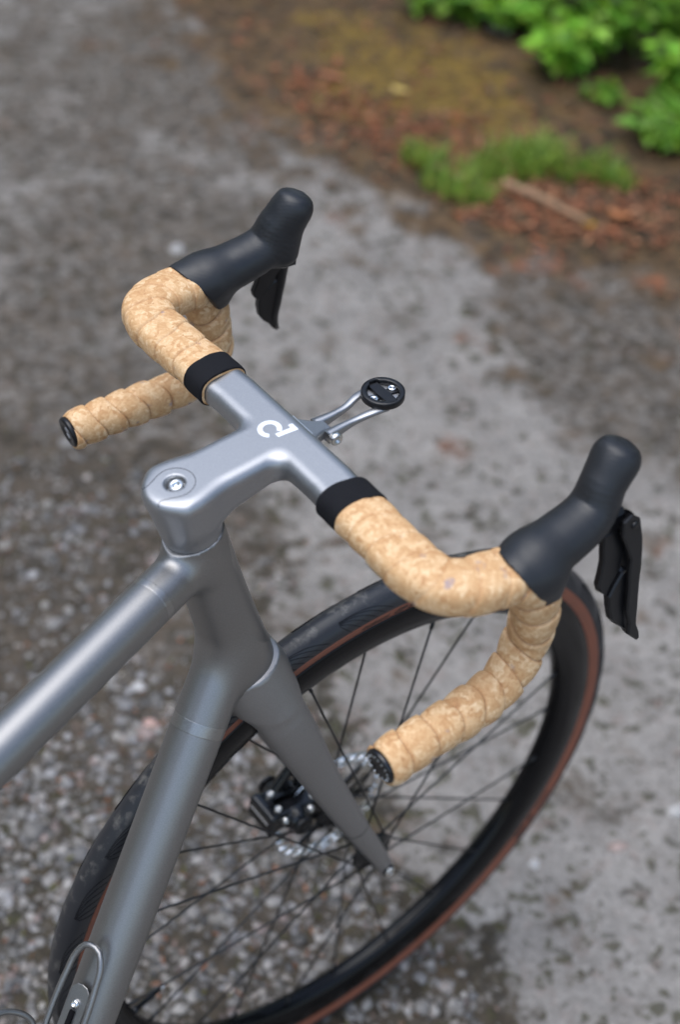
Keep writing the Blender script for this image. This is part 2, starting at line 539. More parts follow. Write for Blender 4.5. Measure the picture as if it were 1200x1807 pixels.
def ground_material():
    m, n, l, b = mat_new('worn_asphalt')
    geo = n.new('ShaderNodeNewGeometry')

    def noise(scale, det=6, rough=.6, dist=0.0):
        t = n.new('ShaderNodeTexNoise'); t.inputs['Scale'].default_value = scale; t.inputs['Detail'].default_value = det
        t.inputs['Roughness'].default_value = rough; t.inputs['Distortion'].default_value = dist
        l.new(geo.outputs['Position'], t.inputs['Vector']); return t.outputs['Fac']

    def rng(src, a, c, lo=0.0, hi=1.0, smooth=True):
        r = n.new('ShaderNodeMapRange'); r.interpolation_type = 'SMOOTHSTEP' if smooth else 'LINEAR'
        r.inputs['From Min'].default_value = a; r.inputs['From Max'].default_value = c
        r.inputs['To Min'].default_value = lo; r.inputs['To Max'].default_value = hi
        l.new(src, r.inputs['Value']); return r.outputs[0]

    def math_(op, a, c):
        q = n.new('ShaderNodeMath'); q.operation = op
        for i, s in enumerate((a, c)):
            if isinstance(s, (int, float)): q.inputs[i].default_value = s
            else: l.new(s, q.inputs[i])
        return q.outputs[0]

    def mix(f, a, c):
        q = n.new('ShaderNodeMix'); q.data_type = 'RGBA'
        if isinstance(f, (int, float)): q.inputs[0].default_value = f
        else: l.new(f, q.inputs[0])
        for i, s in ((6, a), (7, c)):
            if isinstance(s, tuple): q.inputs[i].default_value = (*s, 1)
            else: l.new(s, q.inputs[i])
        return q.outputs[2]

    def attr(name):
        a = n.new('ShaderNodeAttribute'); a.attribute_name = name; return a.outputs['Fac']
    # aggregate: irregular stones, bound in dark fines; how far the fines are washed out varies
    wob = n.new('ShaderNodeTexNoise'); wob.inputs['Scale'].default_value = 70; wob.inputs['Detail'].default_value = 3
    l.new(geo.outputs['Position'], wob.inputs['Vector'])
    wv = n.new('ShaderNodeVectorMath'); wv.operation = 'MULTIPLY_ADD'; wv.inputs[1].default_value = (.016, .016, .016)
    l.new(wob.outputs['Color'], wv.inputs[0]); l.new(geo.outputs['Position'], wv.inputs[2])

    def voro(scale, feat='F1'):
        v = n.new('ShaderNodeTexVoronoi'); v.feature = feat; v.inputs['Scale'].default_value = scale
        l.new(wv.outputs[0], v.inputs['Vector']); return v
    vor = voro(78); vs = n.new('ShaderNodeSeparateColor'); l.new(vor.outputs['Color'], vs.inputs[0])
    edge = voro(78, 'DISTANCE_TO_EDGE').outputs['Distance']
    v2 = voro(190); vs2 = n.new('ShaderNodeSeparateColor'); l.new(v2.outputs['Color'], vs2.inputs[0])
    e2 = voro(190, 'DISTANCE_TO_EDGE').outputs['Distance']
    worn = rng(math_('ADD', attr('gravel'), rng(noise(13, 3, .65), .3, .7, -.42, .42, False)), .08, .62)
    damp_shade_m = rng(math_('ADD', attr('damp_shade'), rng(noise(9, 5, .75), .3, .7, -.45, .45, False)), .16, .72)
    stone = mix(vs.outputs[0], (.110, .100, .090), (.40, .370, .340))
    stone = mix(rng(vs.outputs[1], .82, .90), stone, (.26, .17, .14))
    grit = mix(vs2.outputs[0], (.105, .096, .087), (.31, .29, .272))
    base = mix(rng(noise(7, 3), .35, .65), (.192, .176, .158), (.308, .284, .256))
    col = mix(.45, base, grit)
    col = mix(math_('ADD', math_('MULTIPLY', worn, .70), .12), col, stone)
    fines = mix(rng(noise(40, 3), .35, .65), (.015, .012, .007), (.042, .033, .022))
    col = mix(math_('MULTIPLY', rng(e2, .02, .16, 1.0, 0.0), .20), col, fines)
    col = mix(math_('MULTIPLY', rng(edge, .06, .28, 1.0, 0.0), math_('ADD', math_('MULTIPLY', worn, .92), .06)), col, fines)
    # whole pockets where the stones have sunk in dark earth
    pock = math_('MULTIPLY', rng(noise(24, 3, .55), .455, .535), rng(worn, .15, .7))
    col = mix(math_('MULTIPLY', pock, .92), col, mix(rng(noise(60, 3), .35, .65), (.016, .012, .006), (.050, .039, .024)))
    # dirt and moss settled in hollows
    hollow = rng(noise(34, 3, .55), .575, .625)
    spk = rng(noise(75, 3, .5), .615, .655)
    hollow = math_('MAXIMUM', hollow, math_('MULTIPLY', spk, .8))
    spots = math_('MULTIPLY', hollow, rng(math_('ADD', damp_shade_m, worn), .0, .8, .75, .97))
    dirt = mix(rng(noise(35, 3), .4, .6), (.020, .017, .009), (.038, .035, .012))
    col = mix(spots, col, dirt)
    stain_shade = math_('MULTIPLY', damp_shade_m, math_('MULTIPLY', rng(noise(55, 4, .75), .36, .58, .35, 1.0), .94))  # left ground also darkened here in place of vignetting and tree shade
    col = mix(stain_shade, col, mix(rng(noise(30, 3), .35, .65), (.032, .024, .015), (.078, .060, .043)))
    hsum0 = math_('MULTIPLY', rng(edge, .0, .25), .7)
    # litter, humus and moss
    lt = rng(math_('ADD', attr('litter'), rng(noise(9, 4, .68), .3, .7, -.5, .5, False)), .18, .85)
    lc = mix(rng(noise(26, 3, .7), .35, .65), (.030, .020, .010), (.110, .064, .027))
    lc = mix(rng(noise(7, 3), .56, .68), lc, mix(rng(noise(60, 4), .35, .65), (.10, .040, .020), (.23, .085, .038)))
    ms = rng(math_('ADD', attr('moss'), rng(noise(12, 4, .7), .3, .7, -.6, .6, False)), .3, .95)
    lc = mix(ms, lc, mix(rng(noise(45, 4), .35, .65), (.070, .042, .010), (.185, .115, .020)))
    col = mix(lt, col, lc)
    l.new(col, b.inputs['Base Color'])
    l.new(rng(noise(30, 3), .3, .7, .48, .80), b.inputs['Roughness'])
    b.inputs['Specular IOR Level'].default_value = .3
    hsum = noise(150, 3, .7)
    bp = n.new('ShaderNodeBump'); bp.inputs['Strength'].default_value = .6; bp.inputs['Distance'].default_value = .004
    l.new(hsum, bp.inputs['Height']); l.new(bp.outputs[0], b.inputs['Normal'])
    return m


def make_ground():
    # fine sheet near the bicycle, growing cells out to the horizon, one mesh
    a = np.arange(-1.2, 4.6001, .025)
    out = np.array([5, 6, 8, 12, 20, 40, 90, 200.])
    xs = np.concatenate([-out[::-1], [-3.6, -2.4, -1.7], a, out + .5])
    ys = xs.copy()
    X, Yg = np.meshgrid(xs, ys, indexing='ij')
    nx, ny = X.shape
    rr = np.random.default_rng(3)
    Z = np.zeros_like(X)
    for k in range(60):                      # gentle unevenness of an old surface
        ang = rr.uniform(0, 2 * math.pi); fr = rr.uniform(1.5, 16); ph = rr.uniform(0, 6.28)
        Z += .010 / fr * np.sin(fr * (X * math.cos(ang) + Yg * math.sin(ang)) + ph) / 1.6
    fall = np.clip((9 - np.hypot(X, Yg)) / 5, 0, 1)
    Z = np.minimum(Z * fall, .006) - .003
    lit = np.clip(blob_field(X, Yg, LITTER), 0, 1.2)
    far = np.clip((np.hypot(X - .6, Yg - .5) - 3.2) / 2.5, 0, 1)
    lit = np.maximum(lit, far * np.clip((X + Yg - 3.4) / 1.5, 0, 1))
    Z += .035 * np.clip(lit - .35, 0, .7)     # litter lies banked up on the edge
    d0 = np.hypot(X, Yg)
    Z = np.where(d0 < .12, np.minimum(Z, -.0005), Z)
    V = np.stack([X, Yg, Z], -1).reshape(-1, 3)
    i = np.arange(nx * ny).reshape(nx, ny)
    F = np.stack([i[:-1, :-1], i[1:, :-1], i[1:, 1:], i[:-1, 1:]], -1).reshape(-1, 4)
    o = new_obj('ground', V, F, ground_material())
    o['kind'] = 'structure'
    o['label'] = 'worn grey asphalt with exposed stones and mossy hollows'
    me = o.data
    for nm, f in (('gravel', blob_field(X, Yg, GRAVEL)), ('litter', lit), ('moss', blob_field(X, Yg, MOSS)), ('damp_shade', blob_field(X, Yg, DAMP_SHADE))):
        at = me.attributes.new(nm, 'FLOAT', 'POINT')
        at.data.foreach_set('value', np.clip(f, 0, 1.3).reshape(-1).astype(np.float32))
    return xs, Z


GX, GZ = make_ground()


def ground_z(x, y):
    i = np.clip(np.searchsorted(GX, x) - 1, 0, len(GX) - 2); j = np.clip(np.searchsorted(GX, y) - 1, 0, len(GX) - 2)
    fx = (x - GX[i]) / (GX[i + 1] - GX[i]); fy = (y - GX[j]) / (GX[j + 1] - GX[j])
    return GZ[i, j] * (1 - fx) * (1 - fy) + GZ[i + 1, j] * fx * (1 - fy) + GZ[i, j + 1] * (1 - fx) * fy + GZ[i + 1, j + 1] * fx * fy


def col_material(name, rough=.8, spec=.3, trans=False, noise=None):
    m, n, l, b = mat_new(name)
    a = n.new('ShaderNodeAttribute'); a.attribute_name = 'col'
    src = a.outputs['Color']
    if noise:
        tc = n.new('ShaderNodeTexCoord'); tx = n.new('ShaderNodeTexNoise')
        tx.inputs['Scale'].default_value = noise; tx.inputs['Detail'].default_value = 5
        l.new(tc.outputs['Object'], tx.inputs['Vector'])
        mr = n.new('ShaderNodeMapRange'); mr.inputs['From Min'].default_value = .3; mr.inputs['From Max'].default_value = .7
        mr.inputs['To Min'].default_value = .72; mr.inputs['To Max'].default_value = 1.25
        l.new(tx.outputs['Fac'], mr.inputs['Value'])
        v = n.new('ShaderNodeVectorMath'); v.operation = 'SCALE'
        l.new(src, v.inputs[0]); l.new(mr.outputs[0], v.inputs['Scale']); src = v.outputs[0]
    l.new(src, b.inputs['Base Color'])
    b.inputs['Roughness'].default_value = rough
    b.inputs['Specular IOR Level'].default_value = spec
    if trans:
        out = n['Material Output']
        tr = n.new('ShaderNodeBsdfTranslucent'); l.new(src, tr.inputs['Color'])
        ms = n.new('ShaderNodeMixShader'); ms.inputs[0].default_value = .35
        l.new(b.outputs[0], ms.inputs[1]); l.new(tr.outputs[0], ms.inputs[2]); l.new(ms.outputs[0], out.inputs['Surface'])
    return m


def set_col(o, cols):
    at = o.data.attributes.new('col', 'FLOAT_COLOR', 'POINT')
    c = np.concatenate([np.asarray(cols, float), np.ones((len(cols), 1))], 1)
    at.data.foreach_set('color', c.reshape(-1).astype(np.float32))


def fast_mesh(name, V, F, mat, smooth=False):
    """V (n,3), F (m,k) numpy"""
    me = bpy.data.meshes.new(name)
    V = np.asarray(V, np.float32); F = np.asarray(F, np.int32)
    me.vertices.add(len(V)); me.vertices.foreach_set('co', V.reshape(-1))
    k = F.shape[1]
    me.loops.add(F.size); me.loops.foreach_set('vertex_index', F.reshape(-1))
    me.polygons.add(len(F)); me.polygons.foreach_set('loop_start', np.arange(0, F.size, k, dtype=np.int32))
    me.update(calc_edges=True)
    me.polygons.foreach_set('use_smooth', np.full(len(F), smooth))
    me.materials.append(mat)
    o = bpy.data.objects.new(name, me); COL.objects.link(o)
    return o


def ico():
    t = (1 + 5**.5) / 2
    v = np.array([(-1, t, 0), (1, t, 0), (-1, -t, 0), (1, -t, 0), (0, -1, t), (0, 1, t), (0, -1, -t), (0, 1, -t), (t, 0, -1), (t, 0, 1), (-t, 0, -1), (-t, 0, 1)], float)
    v /= np.linalg.norm(v[0])
    f = np.array([(0, 11, 5), (0, 5, 1), (0, 1, 7), (0, 7, 10), (0, 10, 11), (1, 5, 9), (5, 11, 4), (11, 10, 2), (10, 7, 6), (7, 1, 8), (3, 9, 4), (3, 4, 2), (3, 2, 6), (3, 6, 8), (3, 8, 9), (4, 9, 5), (2, 4, 11), (6, 2, 10), (8, 6, 7), (9, 8, 1)])
    return v, f


def ico2():
    v, f = ico()
    v = v.tolist(); cache = {}; nf = []

    def mid(a, b):
        k = (min(a, b), max(a, b))
        if k not in cache:
            p = (np.array(v[a]) + np.array(v[b])); p /= np.linalg.norm(p); v.append(p.tolist()); cache[k] = len(v) - 1
        return cache[k]
    for a, b, c in f:
        x, y, z = mid(a, b), mid(b, c), mid(c, a)
        nf += [(a, x, z), (b, y, x), (c, z, y), (x, y, z)]
    return np.array(v), np.array(nf)


def scatter(n, field_blobs, lo, hi, thr, rng, noise_amp=.25):
    """rejection sampling inside a world rectangle"""
    out = []
    while len(out) < n:
        k = n * 3
        x = rng.uniform(lo[0], hi[0], k); y = rng.uniform(lo[1], hi[1], k)
        f = blob_field(x, y, field_blobs)
        f += noise_amp * np.sin(23 * x + 3 * np.sin(17 * y)) * np.cos(19 * y + 2 * np.sin(29 * x))
        ok = rng.uniform(thr, thr + .8, k) < f
        out += list(zip(x[ok], y[ok]))
    return np.array(out[:n])


def stones(name, P, size, rng, mat, sub=False, flat=(.45, .8), light=1.0, bury=-.22):
    v0, f0 = ico2() if sub else ico()
    n = len(P); k = len(v0)
    sc = np.stack([size * rng.uniform(.75, 1.35, n), size * rng.uniform(.65, 1.1, n), size * rng.uniform(*flat, n)], 1)
    jit = 1 + rng.normal(0, .16, (n, k, 1))
    V = v0[None] * jit * sc[:, None]
    a = rng.uniform(0, 2 * math.pi, n); ca, sa = np.cos(a)[:, None], np.sin(a)[:, None]
    tl = rng.normal(0, .18, n)[:, None]
    x, y, z = V[..., 0], V[..., 1], V[..., 2]
    z2 = z + x * tl
    V = np.stack([x * ca - y * sa, x * sa + y * ca, z2], -1)
    gz = ground_z(P[:, 0], P[:, 1])
    V[..., 0] += P[:, 0][:, None]; V[..., 1] += P[:, 1][:, None]
    V[..., 2] += (gz + sc[:, 2] * bury)[:, None]
    F = (f0[None] + (np.arange(n) * k)[:, None, None]).reshape(-1, 3)
    o = fast_mesh(name, V.reshape(-1, 3), F, mat, smooth=True)
    g = rng.beta(1.6, 2.8, n) * .33 + .05
    tint = np.array([[1, .94, .88], [1, .88, .80], [1, .97, .97], [1.05, .98, .88], [1.1, .84, .76]])[rng.choice(5, n, p=[.52, .13, .2, .11, .04])]
    c = np.clip(g[:, None] * tint * light, 0, .75)
    set_col(o, np.repeat(c, k, 0))
    return o


M_STONE = col_material('gravel_stone', .55, .5, noise=160)
rg = np.random.default_rng(5)
big = scatter(1700, GRAVEL, (-.55, -.6), (2.2, 3.0), .38, rg)
near = np.hypot(big[:, 0] - CAM[0], big[:, 1] - CAM[1])
o = stones('gravel', big, rg.lognormal(math.log(.0055), .36, len(big)), rg, M_STONE, True)
o['kind'] = 'stuff'; o['label'] = 'pale rounded stones lying in the worn asphalt'; o['category'] = 'gravel'
sm = scatter(2600, GRAVEL, (-.6, -.6), (2.2, 2.9), .22, rg)
o = stones('grit', sm, rg.lognormal(math.log(.0030), .35, len(sm)), rg, M_STONE, light=.78)
o['kind'] = 'stuff'; o['label'] = 'fine grey and reddish grit between the larger stones'; o['category'] = 'grit'

M_FLAKE = col_material('dry_litter', .8, .25)


def flakes(name, P, length, width, rng, palette, lift=.004):
    n = len(P)
    a = rng.uniform(0, 2 * math.pi, n)
    L = length * rng.uniform(.5, 1.5, n); Wd = width * rng.uniform(.6, 1.4, n)
    prof = np.array([(-1, 0, 0), (-.35, .9, .3), (-.35, -.9, .3), (.4, .8, .35), (.4, -.8, .35), (1, 0, 0)], float)
    V = np.zeros((n, 6, 3))
    cv = rng.uniform(-.6, 1.0, n)
    x = prof[None, :, 0] * L[:, None] * .5; y = prof[None, :, 1] * Wd[:, None] * .5
    z = prof[None, :, 2] * L[:, None] * .3 * cv[:, None] + rng.normal(0, .25, n)[:, None] * x + rng.normal(0, .3, n)[:, None] * y
    V[..., 0] = x * np.cos(a)[:, None] - y * np.sin(a)[:, None] + P[:, 0][:, None]
    V[..., 1] = x * np.sin(a)[:, None] + y * np.cos(a)[:, None] + P[:, 1][:, None]
    V[..., 2] = z + (ground_z(P[:, 0], P[:, 1]) + lift * rng.uniform(.4, 1.6, n))[:, None]
    f0 = np.array([(0, 2, 1), (1, 2, 4), (1, 4, 3), (3, 4, 5)])
    F = (f0[None] + (np.arange(n) * 6)[:, None, None]).reshape(-1, 3)
    o = fast_mesh(name, V.reshape(-1, 3), F, M_FLAKE, True)
    pal = np.array(palette)[rng.choice(len(palette), n)] * rng.uniform(.7, 1.3, (n, 1))
    set_col(o, np.repeat(pal, 6, 0))
    return o


RUST = [(.21, .080, .038), (.15, .065, .035), (.17, .10, .055), (.09, .055, .035), (.06, .042, .028), (.12, .08, .05)]
lp = scatter(5600, LITTER, (.9, .5), (4.2, 4.2), .35, rg, .3)
o = flakes('leaf_litter', lp, .022, .010, rg, RUST, .006)
o['kind'] = 'stuff'; o['label'] = 'rust brown fallen leaf litter along the edge of the asphalt'; o['category'] = 'leaf litter'
np_ = scatter(900, [(760, 270, .08, .9), (850, 380, .06, .8), (930, 385, .08, 1.), (1040, 390, .09, 1.), (1130, 370, .10, 1.), (640, 250, .08, .7), (580, 170, .10, .7), (820, 270, .10, .8)], (1.0, .8), (2.2, 2.1), .3, rg)
o = flakes('fallen_needles', np_, .026, .009, rg, [(.24, .085, .038), (.19, .070, .034), (.28, .14, .075), (.14, .06, .032)], .007)
o['kind'] = 'stuff'; o['label'] = 'rusty orange fallen leaves and needles round the grass at the asphalt edge'; o['category'] = 'leaf litter'
dp = scatter(380, GRAVEL, (-.5, -.6), (2.2, 2.8), .2, rg)
o = flakes('plant_debris', dp, .011, .004, rg, [(.22, .10, .055), (.16, .08, .05), (.10, .06, .035), (.07, .065, .02)], .004)
o['kind'] = 'stuff'; o['label'] = 'small rusty bits of needles and leaves among the stones'; o['category'] = 'debris'

# ------------------------------------------------------------------ vegetation
M_LEAF = col_material('green_leaf', .5, .4, True, noise=60)
M_STEM = pmat('green_stem', (.10, .13, .04), .6, 0, (80, .2))
M_TWIG = pmat('dry_wood', (.30, .18, .10), .75, 0, (60, .35), (300, .5, .002))


def leaf_verts(L, Wd):
    prof = [(0, .06), (.22, .75), (.48, 1.0), (.75, .62), (1.0, .0)]
    v = []
    for s, w in prof:
        z = -.28 * s * s * L
        if w == 0:
            v.append((s * L, 0, z))
        else:
            v += [(s * L, w * Wd * .5, z + .10 * Wd * w), (s * L, 0, z), (s * L, -w * Wd * .5, z + .10 * Wd * w)]
    f = []
    for i in range(3):
        a, b = i * 3, (i + 1) * 3
        f += [(a, a + 1, b + 1), (a, b + 1, b), (a + 1, a + 2, b + 2), (a + 1, b + 2, b + 1)]
    f += [(9, 10, 12), (10, 11, 12)]
    return np.array(v), np.array(f)


def leafy_plant(x, y, h, spread, nstem, nleaf, leaf, label, rng, tone, name='leafy_plant', group='leafy plants on the verge'):
    z0 = float(ground_z(np.array([x]), np.array([y]))[0])
    root = empty(name, None, (x, y, z0))
    root['label'] = label; root['category'] = 'plant'; root['group'] = group
    lv, lf = leaf_verts(1.0, .62)
    Vs, Fs, Cs, n = [], [], [], 0
    stems = []
    for s in range(nstem):
        a = rng.uniform(0, 2 * math.pi); r = spread * math.sqrt(rng.uniform(.02, 1))
        hh = h * rng.uniform(.55, 1.05)
        base = np.array([.25 * r * math.cos(a), .25 * r * math.sin(a), -.005])
        tip = np.array([r * math.cos(a), r * math.sin(a), hh * (1 - .25 * (r / spread)**2)])
        mid = (base + tip) / 2 + np.array([-.12 * r * math.cos(a), -.12 * r * math.sin(a), .12 * hh])
        path = catmull([base, mid, tip], 7)
        stems.append(tube(path, np.linspace(.0030, .0012, 7), 5))
        m = int(nleaf / nstem)
        for q in range(m):
            t = rng.uniform(.25, 1.0) ** .8
            i = t * 6; i0 = min(int(i), 5); p = path[i0] * (1 - (i - i0)) + path[i0 + 1] * (i - i0)
            L = leaf * rng.uniform(.55, 1.2) * (1.1 - .35 * t)
            az = rng.uniform(0, 2 * math.pi); pit = rng.uniform(-.25, .75); rol = rng.normal(0, .35)
            v = lv * L
            cr, sr = math.cos(rol), math.sin(rol)
            v = np.stack([v[:, 0], v[:, 1] * cr - v[:, 2] * sr, v[:, 1] * sr + v[:, 2] * cr], 1)
            cp, sp = math.cos(pit), math.sin(pit)
            v = np.stack([v[:, 0] * cp - v[:, 2] * sp + .25 * L, v[:, 1], v[:, 0] * sp + v[:, 2] * cp], 1)
            ca, sa = math.cos(az), math.sin(az)
            v = np.stack([v[:, 0] * ca - v[:, 1] * sa, v[:, 0] * sa + v[:, 1] * ca, v[:, 2]], 1) + p
            Vs.append(v); Fs.append(lf + n); n += len(v)
            c = np.array(tone) * rng.uniform(.55, 1.35) * np.array([rng.uniform(.8, 1.25), 1, rng.uniform(.7, 1.2)])
            Cs.append(np.repeat(c[None], len(v), 0))
    o = fast_mesh('foliage', np.concatenate(Vs), np.concatenate(Fs), M_LEAF, True)
    set_col(o, np.concatenate(Cs)); o.parent = root
    V, F = join(*stems)
    new_obj('stems', V, F, M_STEM, root)
    return root


GRN = (.145, .30, .028)
PL = [(800, 35, .10, .13, 'low dark green plant at the left end of the verge greenery'),
      (890, 55, .12, .13, 'leafy green plant on the verge, second from the left in the greenery'),
      (985, 130, .15, .12, 'bright green bushy plant reaching down furthest in the middle of the verge'),
      (1055, 110, .22, .17, 'tall leafy green plant just right of the bright bushy one'),
      (1125, 95, .25, .18, 'tall leafy plant left of the ones at the right picture edge'),
      (1188, 205, .18, .09, 'bright leafy plant at the right picture edge in the middle of three'),
      (1165, 265, .10, .08, 'small bright plant at the right picture edge, lowest of three'),
      (1205, 120, .22, .13, 'leafy plant at the right picture edge, topmost of three'),
      (955, 15, .16, .15, 'leafy plant at the top edge behind the bright bushy one'),
      (1065, 190, .05, .06, 'small seedling clump on brown litter below the tall greenery')]
for i, (px, py, h, sp, lab) in enumerate(PL):
    gx, gy = at_ground(px, py)
    tone = np.array(GRN) * (1.0 + .30 * (i % 3))
    leafy_plant(gx, gy, h, sp, 13 if h > .09 else 6, 270 if h > .09 else 60, .055 if h > .09 else .035, lab, np.random.default_rng(40 + i), tone)
# the verge goes on beyond the frame
for i, (x, y, h, sp) in enumerate([(2.45, 2.35, .45, .32), (2.95, 1.9, .5, .34), (2.2, 2.9, .45, .32), (2.95, 1.25, .45, .32), (3.3, 2.5, .6, .4), (2.75, 3.1, .6, .4), (3.5, .7, .5, .36)]):
    leafy_plant(x, y, h, sp, 12, 300, .08, 'dense leafy plant of the verge beyond the upper right of the picture', np.random.default_rng(60 + i), GRN, group='plants beyond the picture')


def unseen_woodland():  # ring of trees out of view, put in to darken the horizon in reflections
    q = np.random.default_rng(77)
    lv, lf = leaf_verts(1.0, .7)
    Vs, Fs, Cs, n = [], [], [], 0
    stems = []
    for k in range(22):
        a = 2 * math.pi * k / 22 + q.uniform(-.1, .1); R = q.uniform(8.0, 11.0); H = q.uniform(6.0, 8.5)
        if 185 < math.degrees(a) < 305: continue          # gap in the ring so low bright sky reflects in the tubes
        cx, cy = .3 + R * math.cos(a), .3 + R * math.sin(a)
        path = catmull(np.array([(cx, cy, -.1), (cx + q.normal(0, .2), cy + q.normal(0, .2), H * .5), (cx + q.normal(0, .4), cy + q.normal(0, .4), H * .92)]), 8)
        stems.append(tube(path, np.linspace(.17, .03, 8), 8))
        m = 1500
        z = q.beta(1.4, 1.3, m) * (H - .6) + .6
        rr = 2.1 * np.sqrt(q.uniform(0, 1, m)) * np.sin(np.clip((z / H), .12, .97) * math.pi) ** .6
        th = q.uniform(0, 6.283, m)
        P = np.stack([cx + rr * np.cos(th), cy + rr * np.sin(th), z], 1)
        L = q.uniform(.22, .45, m)
        az = q.uniform(0, 6.283, m); pit = q.uniform(-.5, .6, m)
        v = lv[None] * L[:, None, None]
        cp, sp = np.cos(pit)[:, None], np.sin(pit)[:, None]
        x, y_, z_ = v[..., 0] * cp - v[..., 2] * sp, v[..., 1], v[..., 0] * sp + v[..., 2] * cp
        ca, sa = np.cos(az)[:, None], np.sin(az)[:, None]
        v = np.stack([x * ca - y_ * sa, x * sa + y_ * ca, z_], -1) + P[:, None]
        kk = len(lv)
        Vs.append(v.reshape(-1, 3)); Fs.append((lf[None] + (np.arange(m) * kk)[:, None, None]).reshape(-1, 3) + n); n += m * kk
        c = np.array((.045, .10, .022)) * q.uniform(.6, 1.3, (m, 1))
        Cs.append(np.repeat(c, kk, 0))
    V, F = join(*stems)
    Fq = np.concatenate([np.array([(f[0], f[1], f[2]), (f[0], f[2], f[3])]) if len(f) == 4 else np.array([f]) for f in F])
    Vs.append(V); Fs.append(Fq + n); Cs.append(np.repeat(np.array([[.07, .055, .04]]), len(V), 0))
    o = fast_mesh('unseen_woodland', np.concatenate(Vs), np.concatenate(Fs), M_LEAF, True)
    set_col(o, np.concatenate(Cs))
    o['kind'] = 'stuff'; o['label'] = 'unseen green broadleaf trees added to darken reflections, ahead and left of the bicycle'; o['category'] = 'unseen_woodland'


unseen_woodland()


def grass_blades(name, centres, n, h, label, rng):
    Vs, Fs, Cs = [], [], []
    k = 0
    for i in range(n):
        cx, cy, r, hh = centres[rng.integers(len(centres))]
        a = rng.uniform(0, 6.28); q = r * math.sqrt(rng.uniform(0, 1))
        x, y = cx + q * math.cos(a), cy + q * math.sin(a)
        z = float(ground_z(np.array([x]), np.array([y]))[0]) - .004
        d = rng.uniform(0, 6.28); H = hh * rng.uniform(.5, 1.2); lean = H * rng.uniform(.2, .9); w = rng.uniform(.0018, .0042)
        dx, dy = math.cos(d), math.sin(d)
        for j, t in enumerate((0, .4, .75, 1.0)):
            px, py, pz = x + dx * lean * t * t, y + dy * lean * t * t, z + H * (t - .25 * t * t)
            ww = w * (1 - t * .85)
            Vs += [(px - dy * ww, py + dx * ww, pz), (px + dy * ww, py - dx * ww, pz)]
        c = np.array((.17, .30, .036)) * rng.uniform(.6, 1.4) * np.array([rng.uniform(.8, 1.5), 1, 1])
        Cs += [c] * 8
        for j in range(3):
            b = k + 2 * j
            Fs.append((b, b + 1, b + 3, b + 2))
        k += 8
    o = fast_mesh(name, np.array(Vs), np.array(Fs), M_LEAF, True)
    set_col(o, np.array(Cs))
    o['label'] = label; o['category'] = 'grass'
    return o


gc = lambda L: [(*at_ground(px, py), r, h) for px, py, r, h in L]
grs = np.random.default_rng(9)
for lab, cs, n in (('left patch of short grass on the litter edge beside the asphalt', [(745, 300, .05, .05), (790, 345, .06, .055), (830, 360, .05, .05)], 420),
                   ('middle tuft of bright grass, the tallest on the litter edge', [(850, 320, .05, .05), (905, 310, .07, .075), (950, 300, .06, .07)], 480),
                   ('right patch of thin grass on the litter edge', [(1000, 315, .06, .06), (1060, 320, .06, .05), (1085, 335, .04, .045)], 330)):
    o = grass_blades('grass_tuft', gc(cs), n, .05, lab, grs); o['group'] = 'grass tufts on the litter edge'


def stick(name, a, b, r, label, bend=.01):
    pa = np.array([*at_ground(*a), 0.]); pb = np.array([*at_ground(*b), 0.])
    pts = []
    for i in range(6):
        t = i / 5
        p = pa * (1 - t) + pb * t
        p[2] = float(ground_z(p[:1], p[1:2])[0]) + r * 1.1 + .004
        p[:2] += bend * math.sin(t * 5) * np.array([.6, -.8])
        pts.append(p)
    V, F = tube(catmull(pts, 16), np.linspace(r, r * .55, 16) * (1 + .12 * np.sin(np.arange(16) * 2.1)), 9)
    o = new_obj(name, V, F, M_TWIG)
    o['label'] = label; o['category'] = 'stick'
    return o


stick('fallen_stick', (885, 345), (1045, 415), .010, 'pale brown fallen stick lying below the grass on the litter edge')
stick('fallen_stick', (760, 315), (850, 350), .005, 'thin straw coloured stick lying in the left grass patch', .004)


def big_leaf(px, py, L, Wd, az, tone, label, rng):
    x, y = at_ground(px, py)
    v, f = leaf_verts(L, Wd)
    v = v - np.array([L / 2, 0, 0]); v[:, 2] += .30 * (v[:, 0] / L)**2 * L + .012
    ca, sa = math.cos(az), math.sin(az)
    v = np.stack([v[:, 0] * ca - v[:, 1] * sa, v[:, 0] * sa + v[:, 1] * ca, v[:, 2]], 1) + np.array([x, y, float(ground_z(np.array([x]), np.array([y]))[0])])
    o = fast_mesh('fallen_leaf', v, f, M_FLAKE, True)
    set_col(o, np.repeat(np.array(tone)[None], len(v), 0))
    o['label'] = label; o['category'] = 'leaf'
    return o


big_leaf(705, 183, .055, .045, .3, (.55, .40, .12), 'pale yellow fallen leaf in the brown moss', rg)
big_leaf(885, 78, .085, .04, -.6, (.42, .34, .30), 'pale grey dry leaf by the green plants at the top', rg)
big_leaf(1092, 392, .075, .055, .5, (.42, .17, .07), 'orange brown fallen leaf right of the stick', rg)
big_leaf(1035, 412, .035, .028, 1.2, (.55, .30, .04), 'small ochre leaf at the end of the stick', rg)
big_leaf(590, 160, .07, .03, -.2, (.36, .15, .08), 'reddish fallen leaf at the left end of the brown litter', rg)


def pebble(px, py, r, tone, label, seed):
    q = np.random.default_rng(seed)
    x, y = at_ground(px, py)
    o = stones('pebble', np.array([[x, y]]), np.array([r]), q, M_STONE, True, (.5, .7))
    set_c = np.repeat(np.array(tone)[None], 42, 0)
    o.data.attributes.remove(o.data.attributes['col'])
    set_col(o, set_c)
    o['label'] = label; o['category'] = 'pebble'; o['group'] = 'loose pebbles'
    return o


